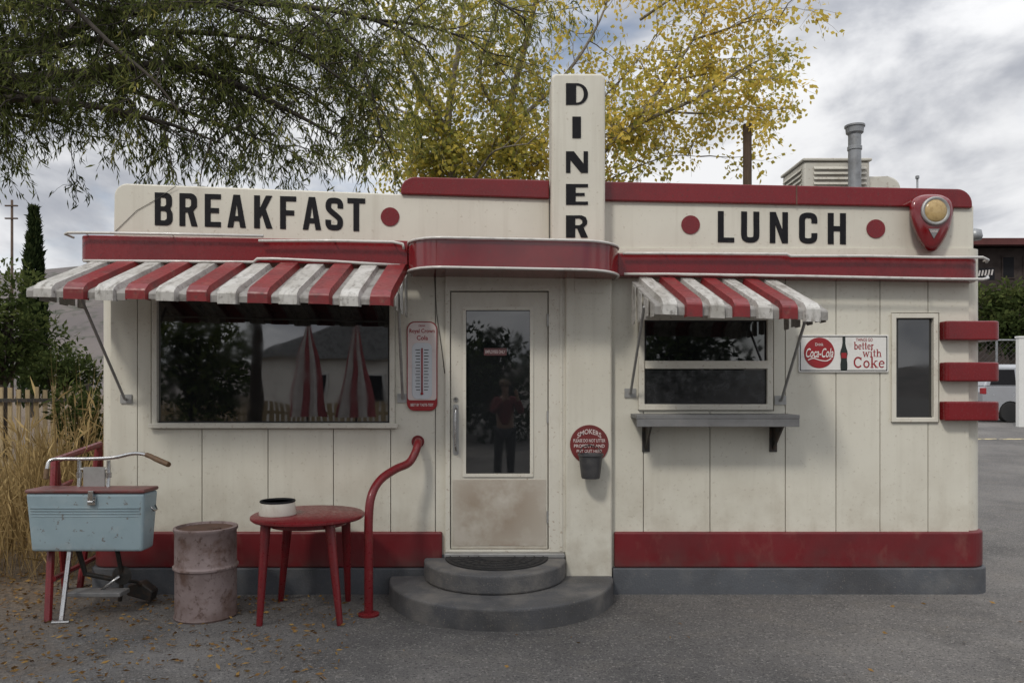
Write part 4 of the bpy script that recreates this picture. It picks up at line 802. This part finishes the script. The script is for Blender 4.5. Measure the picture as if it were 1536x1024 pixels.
# green overhanging tree on the left
yB = 2.2
T = thing('willow_tree', 'large dark limbed tree with drooping narrow green leaves arching over the left of the diner', 'tree', (X(-330, yB), yB, 0))
limbs = [
 (lp_([(-340, 860, 0), (-335, 500, 0), (-320, 250, 0), (-260, 80, 0), (-180, -60, 0)], yB), .24, .13, 1.1),
 (lp_([(-300, 190, 0), (-120, 120, 0), (0, 122, -.1), (120, 112, -.2), (260, 98, -.2), (360, 130, -.1), (450, 175, 0), (505, 205, .1)], yB), .10, .010, .25),
 (lp_([(-290, 150, 0), (-100, 60, .3), (0, 88, .3), (120, 40, .5), (280, 2, .6), (450, 10, .6), (560, 30, .5), (640, 70, .4)], yB), .10, .009, .25),
 (lp_([(-305, 220, 0), (-120, 170, -.3), (0, 148, -.5), (130, 158, -.6), (250, 185, -.5), (330, 215, -.4)], yB), .065, .008, .25),
 (lp_([(20, 85, .3), (130, 62, .1), (250, 48, 0), (400, 62, 0), (500, 110, .1), (555, 165, .2)], yB), .045, .008, .05),
 (lp_([(260, 5, .6), (420, -45, .8), (600, -40, .9), (720, -10, .9), (790, 30, .9)], yB), .045, .008, .05),
 (lp_([(-310, 260, 0), (-150, 205, .4), (-20, 172, .8), (70, 180, 1.0), (130, 205, 1.1)], yB), .05, .007, .3),
 (lp_([(-290, 120, 0), (-120, 0, -.4), (60, -40, -.6), (230, -30, -.6), (380, 20, -.5)], yB), .08, .010, .2),
 (lp_([(380, 30, .6), (470, 70, .9), (560, 100, 1.1), (600, 150, 1.2)], yB), .025, .006, .1),
 (lp_([(150, 108, -.2), (230, 150, -.1), (340, 190, 0), (430, 225, .1)], yB), .032, .007, .1),
 (lp_([(60, -40, -.6), (160, 60, -.8), (230, 120, -.9), (270, 170, -.9)], yB), .03, .007, .1),
 (lp_([(260, 48, 0), (340, 100, .4), (440, 130, .8), (530, 190, 1.0)], yB), .03, .007, .1),
 (lp_([(450, 10, .6), (530, 70, .2), (560, 150, .0), (575, 215, .0)], yB), .025, .006, .15),
 (lp_([(100, 45, .5), (200, 80, .8), (320, 130, 1.0), (400, 190, 1.2)], yB), .03, .007, .1),
 (lp_([(560, 30, .5), (640, 40, .8), (720, 70, 1.0), (770, 130, 1.1)], yB), .02, .005, .1),
 (lp_([(-60, 30, .2), (80, 0, .0), (200, 20, -.2), (330, 10, -.3), (460, 60, -.3)], yB), .04, .007, .15),
]
tree(T, limbs, M['bark'], M['l_olive'], (.098, .45, 1.0, .16, -.045, .06), (7, .22, .66, -.22), (12, .105, .019, .018, -.65), lambda c: .45+.28*math.tanh((c.x+1.9)/1.4), .012)
def blob(name, label, cat, c, r, n, Lf, Wf, m, stem_r, clumps=14, group=None):
    T = thing(name, label, cat, (c[0], c[1], gh(c[1])), group)
    cs = []
    for _ in range(clumps):
        while True:
            q = np.array([random.uniform(-1, 1) for _ in range(3)])
            if np.dot(q, q) < 1: break
        cs.append((q*np.array(r)*.72, random.uniform(.28, .5), random.gauss(0, .14)))
    w = MB(); base = Vector((c[0], c[1], gh(c[1])-.05)); top = Vector(c)
    w.tube([base, base.lerp(top, .6), top], [stem_r, stem_r*.7, stem_r*.35], 7)
    for q, s_, t in cs: w.tube([base.lerp(top, .55), top+Vector(q)*.55, top+Vector(q)], [stem_r*.4, stem_r*.25, stem_r*.1], 4)
    per = n//clumps; P_, D_, T_ = [], [], []
    for q, s_, t in cs:
        v = rng.normal(size=(per, 3)); v /= np.linalg.norm(v, axis=1, keepdims=True); rad_ = rng.uniform(.45, 1.05, (per, 1))
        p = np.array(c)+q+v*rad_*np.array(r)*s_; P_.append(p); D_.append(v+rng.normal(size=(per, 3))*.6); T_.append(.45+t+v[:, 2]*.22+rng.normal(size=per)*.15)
    p = np.concatenate(P_); keep = p[:, 2] > gh(c[1])+.02
    obj('stem' if stem_r < .06 else 'trunk', w, M['bark'], T, smooth=True)
    k = keep.sum()
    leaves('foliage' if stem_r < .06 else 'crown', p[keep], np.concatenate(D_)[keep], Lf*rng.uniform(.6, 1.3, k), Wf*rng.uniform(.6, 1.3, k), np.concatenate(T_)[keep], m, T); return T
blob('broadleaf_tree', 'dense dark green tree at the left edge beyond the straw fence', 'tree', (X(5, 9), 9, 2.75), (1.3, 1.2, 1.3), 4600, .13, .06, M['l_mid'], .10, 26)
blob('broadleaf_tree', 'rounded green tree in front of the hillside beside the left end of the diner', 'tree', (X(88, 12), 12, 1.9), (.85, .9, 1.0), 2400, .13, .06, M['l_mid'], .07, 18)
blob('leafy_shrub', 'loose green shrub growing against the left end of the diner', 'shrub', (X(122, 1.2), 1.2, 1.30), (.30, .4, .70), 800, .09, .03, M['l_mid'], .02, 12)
# cypress
cyx, cyy = X(51, 22), 22
T = thing('cypress_tree', 'narrow dark cypress rising above the trees at the far left', 'tree', (cyx, cyy, gh(22)))
n = 5200; tt = rng.uniform(0, 1, n)**.8; zz = gh(22)+.3+tt*(Z(303, 22)-gh(22)-.6); rr__ = .52*np.sin(np.clip((1-tt)*1.25+.12, 0, PI/2))*rng.uniform(.55, 1.08, n); aa = rng.uniform(0, 2*PI, n)
rr__ *= 1+.18*np.sin(zz*3+aa*2)
pos = np.stack([cyx+rr__*np.cos(aa), cyy+rr__*np.sin(aa), zz], 1); dd = np.stack([np.cos(aa)*.35, np.sin(aa)*.35, np.ones(n)], 1)+rng.normal(size=(n, 3))*.25
obj('trunk', MB().tube([(cyx, cyy, gh(22)-.1), (cyx, cyy, 4), (cyx, cyy, 6.8)], [.14, .08, .02], 7), M['bark'], T)
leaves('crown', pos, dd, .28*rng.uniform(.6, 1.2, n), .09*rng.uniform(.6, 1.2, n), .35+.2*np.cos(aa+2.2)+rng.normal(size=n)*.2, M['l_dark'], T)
# right-hand tree
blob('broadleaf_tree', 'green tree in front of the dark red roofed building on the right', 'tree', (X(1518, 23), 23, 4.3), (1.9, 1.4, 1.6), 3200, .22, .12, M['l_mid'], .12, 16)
# dry grass
n = 5000; gx = -3.5-rng.uniform(0, 1, n)**1.2*5.0; gy = rng.uniform(.1, 4.2, n); gx = np.where(gy < 1.0, np.minimum(gx, -3.8+.25*rng.uniform(size=n)), gx)
gz = np.array([gh(y) for y in gy]); hgt = rng.uniform(.5, 1.15, n)*np.clip(.88+.48*np.sin(gx*3.1+gy*2), .5, 1.35)*np.clip(1.1+(gx+4.6)*.26, .55, 1.4)
pos = np.stack([gx, gy, gz], 1); d = np.stack([rng.normal(0, .22, n), rng.normal(0, .2, n), np.ones(n)], 1)
s1 = (pos, d, hgt, np.full(n, .012), rng.normal(.48, .24, n))
m_ = 4000; ii = rng.integers(0, n, m_); dn = d[ii]/np.linalg.norm(d[ii], axis=1, keepdims=True); tip = pos[ii]+dn*hgt[ii][:, None]*.76
s2 = (tip, dn+rng.normal(size=(m_, 3))*.45, rng.uniform(.10, .24, m_), np.full(m_, .022), rng.normal(.68, .22, m_))
k3 = 3800; jj = rng.integers(0, n, k3); s3 = (pos[jj]+np.array([0, 0, .05])+d[jj]*rng.uniform(0, .6, (k3, 1)), d[jj]+rng.normal(size=(k3, 3))*.85, rng.uniform(.2, .5, k3), np.full(k3, .014), rng.normal(.40, .22, k3))
al = [np.concatenate([a[i] for a in (s1, s2, s3)]) for i in range(5)]
tag(leaves('dry_grass', *al[:2], al[2], al[3], al[4], M['l_dry']), 'tall straw coloured dry grass at the left of the diner', 'grass', kind='stuff')
# fallen leaves
n = 4400; lx = -4.8+rng.uniform(0, 1, n)**2.2*3.8; ly = rng.uniform(-3.0, .6, n); k = ~((lx > -3.38) & (ly > -.12)); k &= ~((np.abs(lx+.1) < .98) & (ly > -1.0))
extra = 44; lx = np.concatenate([lx[k], rng.uniform(-1, 4, extra)]); ly = np.concatenate([ly[k], rng.uniform(-2.2, -.15, extra)])
k = ~((np.abs(lx+.1) < .98) & (ly > -1.0)); lx, ly = lx[k], ly[k]; n = len(lx)
pos = np.stack([lx, ly, np.full(n, .006)+rng.uniform(0, .008, n)], 1); d = rng.normal(size=(n, 3)); d[:, 2] = np.abs(d[:, 2])*.12
tag(leaves('fallen_leaves', pos, d, rng.uniform(.02, .058, n), rng.uniform(.008, .020, n), rng.uniform(0, 1, n), M['l_litter']), 'small brown and yellow leaves scattered over the asphalt', 'leaves', kind='stuff')
# left fence
T = thing('board_fence', 'open straw coloured picket fence behind the dry grass at the left', 'fence', (-6.5, 4.6, gh(4.6)))
fy = 4.6; b0 = gh(fy); g = MB(); x = -14.0
while x < -4.9:
    g.box(x, x+.055, fy, fy+.02, b0+.05, b0+1.60+random.uniform(-.04, .04)); x += random.uniform(.115, .13)
obj('boards', g, M['fencewood'], T)
g = MB(); g.box(-14, -4.9, fy-.045, fy-.002, b0+1.40, b0+1.45); obj('rail', g, M['iron'], T)
g = MB(); g.box(-14, -4.9, fy-.045, fy-.002, b0+.4, b0+.47); obj('rail', g, M['iron'], T)
x = -13.5
while x < -4.9:
    obj('post', MB().box(x, x+.06, fy-.12, fy-.047, b0-.1, b0+1.66), M['iron'], T); x += 1.9
# utility pole
T = thing('utility_pole', 'distant wooden utility pole with crossarms at the far left', 'utility pole', (X(18, 55), 55, .5))
ux = X(18, 55); g = MB(); g.tube([(ux, 55, 0), (ux, 55, Z(300, 55))], [.13, .09], 8); obj('pole', g, M['wood'], T, smooth=True)
for v in (309, 328): obj('crossarm', MB().box(ux-.5, ux+.5, 54.85, 55.0, Z(v, 55)-.05, Z(v, 55)+.05), M['wood'], T)

# ================================================================== right background
yR = 30
T = thing('motel_building', 'dark brown two storey building with red roof edge beyond the parking area', 'building', (X(1560, yR), yR+4, .5))
bx0 = X(1440, yR); zt = Z(372, yR)
obj('wall', MB().box(bx0, bx0+16, yR, yR+8, .3, zt), M['brown'], T)
obj('roof', MB().prism([[(bx0-.6, zt), (bx0+16.6, zt), (bx0+16.6, zt+.3), (bx0-.6, zt+.3)]], lambda p: (p[0], yR-.9, p[1]), lambda p: (p[0], yR+8.5, p[1]+.9)), M['roofred'], T)
obj('balcony', MB().box(bx0, bx0+16, yR-.9, yR-.01, Z(440, yR), Z(434, yR)), M['brown'], T)
for u in (1502, 1534):
    w = obj('window', MB().box(X(u, yR), X(u, yR)+.62, yR-.05, yR-.005, Z(418, yR), Z(384, yR)), M['brown'], T); obj('pane', MB().box(X(u, yR)+.06, X(u, yR)+.56, yR-.06, yR-.0505, Z(416, yR), Z(386, yR)), M['black'], w)
sg = obj('sign_board', MB().box(X(1464, yR-1), X(1492, yR-1), yR-1, yR-.95, Z(420, yR-1), Z(402, yR-1)), M['black'], T)
g = MB()
for k in range(5): g.prism_px([(1467+k*4.8, 414-k*.4), (1469+k*4.8, 405.5-k*.4), (1471+k*4.8, 406-k*.4), (1469.4+k*4.8, 414-k*.4)], yR-1.02, yR-1.001)
obj('sign_marks', g, M['umbw'], sg)
# chain link fence
yF = 21.0; zb = gh(yF)
T = thing('chain_link_fence', 'grey chain link fence behind the silver van', 'fence', (X(1500, yF), yF, zb))
g = MB(); xa, xb = X(1440, yF), X(1440, yF)+9; FH = Z(510, yF)-zb
k = xa-FH
while k < xb:
    for s_ in (-1, 1):
        x0_ = k if s_ > 0 else k+FH; g.tube([(x0_, yF+s_*.004, zb+.05), (x0_+s_*FH, yF+s_*.004, zb+FH)], .006, 3, cap=False)
    k += .2
obj('wire_mesh', g, M['iron'], T)
g = MB(); g.tube([(xa-FH, yF, zb+FH), (xb+FH, yF, zb+FH)], .03, 6); obj('top_rail', g, M['galv'], T, smooth=True)
for i in range(4): obj('post', MB().tube([(xa+1.3+i*2.6, yF, zb-.1), (xa+1.3+i*2.6, yF, zb+FH+.06)], .04, 8), M['galv'], T)
# van: lofted cross-sections so that the glasshouse leans in
vx, vy = X(1474, 18), 18.0; zb = gh(vy)+.01
T = thing('parked_van', 'silver minivan parked beyond the right end of the diner', 'van', (vx+2.2, vy+.9, zb))
low = [(0, .48), (.0, .95), (.06, 1.12), (3.55, 1.12), (4.25, .96), (4.47, .8), (4.5, .45), (4.3, .28), (3.95, .28)]+arc(3.6, .3, .36, .36, 0, 180, 8)+[(1.25, .28)]+arc(.88, .3, .36, .36, 0, 180, 8)+[(.3, .28)]
g = MB(); g.prism([low], lambda p: (vx+p[0], vy, zb+p[1]), lambda p: (vx+p[0], vy+1.8, zb+p[1]))
bd = obj('body', g, M['silver'], T, bevel=.07, seg=4)
rb = [(.07, .04, 1.115), (3.5, .04, 1.115), (3.5, 1.76, 1.115), (.07, 1.76, 1.115)]; rm = [(.32, .14, 1.72), (2.7, .14, 1.72), (2.7, 1.66, 1.72), (.32, 1.66, 1.72)]; rt = [(.45, .24, 1.83), (2.45, .24, 1.83), (2.45, 1.56, 1.83), (.45, 1.56, 1.83)]
g = MB(); g.loft([[(vx+a, vy+b, zb+c) for a, b, c in l] for l in (rb, rm, rt)]); obj('cabin', g, M['silver'], T, bevel=.05, seg=3)
def sidewin(x0b, x1b, x0t, x1t):
    q = lambda x, z: (vx+x, vy+.04+(z-1.115)/.605*.10-.008, zb+z)
    g = MB(); g.add([q(x0b, 1.17), q(x1b, 1.17), q(x1t, 1.66), q(x0t, 1.66)], [(0, 1, 2, 3)]); o = obj('side_window', g, M['black'], T); m = o.modifiers.new('solid', 'SOLIDIFY'); m.thickness = .01; m.offset = 0
sidewin(.26, 1.08, .44, 1.08); sidewin(1.16, 2.0, 1.16, 2.0); sidewin(2.08, 3.2, 2.08, 2.68)
for xo in (.88, 3.6):
    g = MB(); g.lathe([(.2, -.1), (.3, -.1), (.325, -.07), (.325, .07), (.3, .1), (.2, .1)], (vx+xo, vy+.1, zb+.305), 24, axis='y'); w = obj('wheel', g, M['tyre'], T, smooth='auto')
    g = MB(); g.lathe([(.2, .06), (.19, .095), (.06, .08), (0, .085)], (vx+xo, vy+.1, zb+.305), 20, axis='y'); obj('rim', g, M['alu'], w, smooth='auto')
g = MB(); g.box(vx-.004, vx+.12, vy-.012, vy+.16, zb+.88, zb+1.08); obj('tail_light', g, M['signr'], T, bevel=.02)
g = MB(); g.box(vx-.06, vx+.25, vy-.01, vy+1.81, zb+.36, zb+.55); obj('bumper', g, M['silver'], T, bevel=.04)
q = P(1533, 640, 16); g = MB(); g.box(q.x-.08, q.x+.08, 16, 16.16, gh(16)-.1, Z(507, 16)); g.box(q.x-.1, q.x+.1, 15.98, 16.18, Z(507, 16), Z(504, 16))
tag(obj('marker_post', g, M['plaster'], org=(q.x, 16, gh(16)), bevel=.01), 'white square post at the right edge before the silver van', 'post')

# ================================================================== patio opposite (seen mirrored in the glass)
def umbrella(x, y, label):
    T = thing('patio_umbrella', label, 'umbrella', (x, y, 0), 'closed patio umbrellas')
    obj('pole', MB().tube([(x, y, 0), (x, y, 2.75)], .022, 8), M['wood'], T, smooth=True)
    n = 32; vs = []; fs = []
    pr = [(.03, 2.72), (.07, 2.45), (.13, 2.1), (.19, 1.75), (.25, 1.4), (.29, 1.1)]
    for r, z in pr:
        for a in range(n): t = 2*PI*a/n; k = r*(1+.25*math.cos(8*t)); vs.append((x+k*math.cos(t), y+k*math.sin(t), z))
    g = MB()
    for i in range(len(pr)-1):
        for a in range(n): b = (a+1) % n; fs.append((i*n+a, i*n+b, (i+1)*n+b, (i+1)*n+a))
    g.add(vs, fs)
    g.m = [1 if ((i % n)+2)//4 % 2 else 0 for i in range(len(fs))]
    obj('canopy', g, [M['umbr'], M['umbw']], T, smooth=True)
    obj('base', MB().lathe([(.25, 0), (.25, .05), (.05, .1), (0, .1)], (x, y, 0), 20), M['iron'], T, smooth='auto')
umbrella(-3.55, -7.2, 'closed red and white patio umbrella reflected left in the big window'); umbrella(-2.75, -7.4, 'closed red and white patio umbrella reflected right in the big window')
for x, y, lb in ((-3.3, -8.2, 'white patio table reflected nearer the left in the window'), (-2.3, -8.4, 'white patio table reflected nearer the door in the window')):
    T = thing('patio_table', lb, 'table', (x, y, 0)); obj('tabletop', MB().lathe([(0, .70), (.5, .70), (.5, .73), (0, .73)], (x, y, 0), 28), M['plaster'], T, smooth='auto')
    for a in range(4): obj('leg', MB().tube([(x+.4*math.cos(a*PI/2+.78), y+.4*math.sin(a*PI/2+.78), 0), (x+.25*math.cos(a*PI/2+.78), y+.25*math.sin(a*PI/2+.78), .70)], .02, 6), M['plaster'], T)
T = thing('picket_fence', 'pale picket fence across the yard mirrored in the big window', 'fence', (-6, -14, 0))
g = MB(); x = -12.0
while x < -2.2: g.box(x, x+.1, -14, -13.98, .05, 1.2); x += .15
obj('pickets', g, M['fencewood'], T); obj('rail', MB().box(-12, -2.2, -14.05, -14.001, .9, .98), M['fencewood'], T)
T = thing('gabled_house', 'pale stucco house with low gable mirrored in the glass', 'house', (-5, -22, 0))
obj('wall', MB().box(-8.6, -1.2, -26, -20, 0, 2.6), M['pale'], T)
obj('roof', MB().prism([[(-9.2, 2.601), (-.7, 2.601), (-4.9, 4.1)]], lambda p: (p[0], -19.8, p[1]), lambda p: (p[0], -26.5, p[1])), M['galv'], T)
for x in (-7.2, -5.2, -2.9):
    w = obj('window', MB().box(x, x+.9, -19.995, -19.95, 1.0, 2.1), M['plaster'], T); obj('pane', MB().box(x+.08, x+.82, -19.945, -19.93, 1.08, 2.02), M['black'], w)
blob('broadleaf_tree', 'bushy green tree across the yard mirrored in the left of the window', 'tree', (-7.6, -12, 2.0), (1.6, 1.5, 2.0), 3200, .2, .1, M['l_mid'], .12, 20)
blob('broadleaf_tree', 'dark round tree across the yard mirrored in the door glass', 'tree', (-.5, -17, 1.7), (1.9, 1.5, 2.2), 3000, .25, .13, M['l_dark'], .2, 20)
blob('broadleaf_tree', 'dark round tree across the yard mirrored in the serving window', 'tree', (5.5, -20, 2.7), (2.6, 1.8, 2.4), 2600, .3, .15, M['l_dark'], .2, 16)
# a broad tree over the yard behind the photographer: its soft shadow falls on the asphalt
blob('shade_tree', 'broad spreading tree over the yard whose soft shadow falls before the diner', 'tree', (-4.7, -7.9, 6.9), (3.4, 2.3, 1.4), 5600, .27, .15, M['l_mid'], .13, 28)

# ---- the photographer, standing behind the camera and mirrored in the door glass
def skinned(name, V, E, root, m, parent, sub=2):
    keys = list(V)
    me = bpy.data.meshes.new(name); me.from_pydata([Vector(V[k][:3]) for k in keys], [(keys.index(a), keys.index(b)) for a, b in E], [])
    me.materials.append(m); o = bpy.data.objects.new(name, me); COL.objects.link(o); o.parent = parent
    sk = o.modifiers.new('skin', 'SKIN'); sk.use_smooth_shade = True
    for i, k in enumerate(keys):
        d = me.skin_vertices[0].data[i]; d.radius = (V[k][3], V[k][3]); d.use_root = (k == root)
    s = o.modifiers.new('sub', 'SUBSURF'); s.levels = 1; s.render_levels = sub
    return o
T = thing('person', 'person in red shirt and dark trousers holding a phone, mirrored in the door glass', 'person', (-.12, -6.34, 0))
V = {'pel': (0, 0, .95, .13), 'waist': (0, .0, 1.10, .12), 'chest': (0, .01, 1.30, .14), 'nb': (0, 0, 1.43, .075), 'neck': (0, .01, 1.49, .055), 'jaw': (0, .035, 1.56, .068), 'head': (0, .02, 1.64, .088), 'top': (0, .01, 1.71, .06)}
E = [('pel', 'waist'), ('waist', 'chest'), ('chest', 'nb'), ('nb', 'neck'), ('neck', 'jaw'), ('jaw', 'head'), ('head', 'top')]
sh_, tr_ = {k: (*V[k][:3], V[k][3]+.012) for k in ('pel', 'waist', 'chest', 'nb')}, {}
sh_['nb'] = (0, 0, 1.42, .07); shE = [('pel', 'waist'), ('waist', 'chest'), ('chest', 'nb')]; trE = []
tr_['pel'] = (0, 0, .96, .142)
for s, nm in ((-1, 'l'), (1, 'r')):
    px = .11+s*.075
    V.update({'sh'+nm: (s*.17, 0, 1.385, .055), 'el'+nm: (.04+s*.235, .13, 1.19, .042), 'wr'+nm: (px+s*.02, .22, 1.44, .028), 'pa'+nm: (px+s*.012, .235, 1.51, .028),
              'hi'+nm: (s*.09, 0, .87, .085), 'kn'+nm: (s*.10, .02, .49, .058), 'an'+nm: (s*.10, -.01, .10, .038), 'to'+nm: (s*.12, .14, .04, .034)})
    E += [('chest', 'sh'+nm), ('sh'+nm, 'el'+nm), ('el'+nm, 'wr'+nm), ('wr'+nm, 'pa'+nm), ('pel', 'hi'+nm), ('hi'+nm, 'kn'+nm), ('kn'+nm, 'an'+nm), ('an'+nm, 'to'+nm)]
    for f, (dz, ln) in enumerate(((.045, .9), (.03, 1.0), (.012, .95), (-.006, .8))):
        a, b = 'f%d%s1' % (f, nm), 'f%d%s2' % (f, nm)
        V[a] = (px+s*.018, .262, 1.53+dz, .0095); V[b] = (px-s*.012*ln, .276, 1.535+dz, .008); E += [('pa'+nm, a), (a, b)]
    V['th%s1' % nm] = (px-s*.008, .222, 1.52, .011); V['th%s2' % nm] = (px-s*.022, .222, 1.552, .009); E += [('pa'+nm, 'th%s1' % nm), ('th%s1' % nm, 'th%s2' % nm)]
    for k, r in (('sh', .075), ('el', .056)): sh_[k+nm] = (*V[k+nm][:3], r)
    a, b = Vector(V['el'+nm][:3]), Vector(V['wr'+nm][:3]); c_ = a.lerp(b, .82); sh_['cu'+nm] = (*c_, .042)
    shE += [('chest', 'sh'+nm), ('sh'+nm, 'el'+nm), ('el'+nm, 'cu'+nm)]
    for k, r in (('hi', .10), ('kn', .075)): tr_[k+nm] = (*V[k+nm][:3], r)
    tr_['cf'+nm] = (s*.10, -.01, .12, .058); trE += [('pel', 'hi'+nm), ('hi'+nm, 'kn'+nm), ('kn'+nm, 'cf'+nm)]
skinned('body', V, E, 'pel', M['skin'], T); skinned('shirt', sh_, shE, 'pel', M['shirt'], T); skinned('trousers', tr_, trE, 'pel', M['cloth'], T)
g = MB(); g.lathe([(.104, -.03), (.108, .0), (.10, .045), (.07, .08), (.03, .093), (0, .095)], (-.12, -6.34+.005, 1.665), 20); obj('hair', g, M['grip'], T, smooth=True)
for s in (-1, 1):
    g = MB(); xx = -.12+s*.11; g.loft([[(xx-.045, -6.40, z), (xx+.045, -6.40, z), (xx+.055, -6.28, z), (xx+.035, -6.17, z), (xx-.03, -6.17, z), (xx-.05, -6.28, z)] for z in (.0, .05)]); obj('shoe', g, M['black'], T, bevel=.015)
g = MB(); g.box(-.12+.11-.037, -.12+.11+.037, -6.34+.236, -6.34+.246, 1.515, 1.665); tag(obj('phone', g, M['black'], org=(-.01, -6.1, 1.515), bevel=.004), 'black phone held up in both hands by the person mirrored in the door', 'phone')
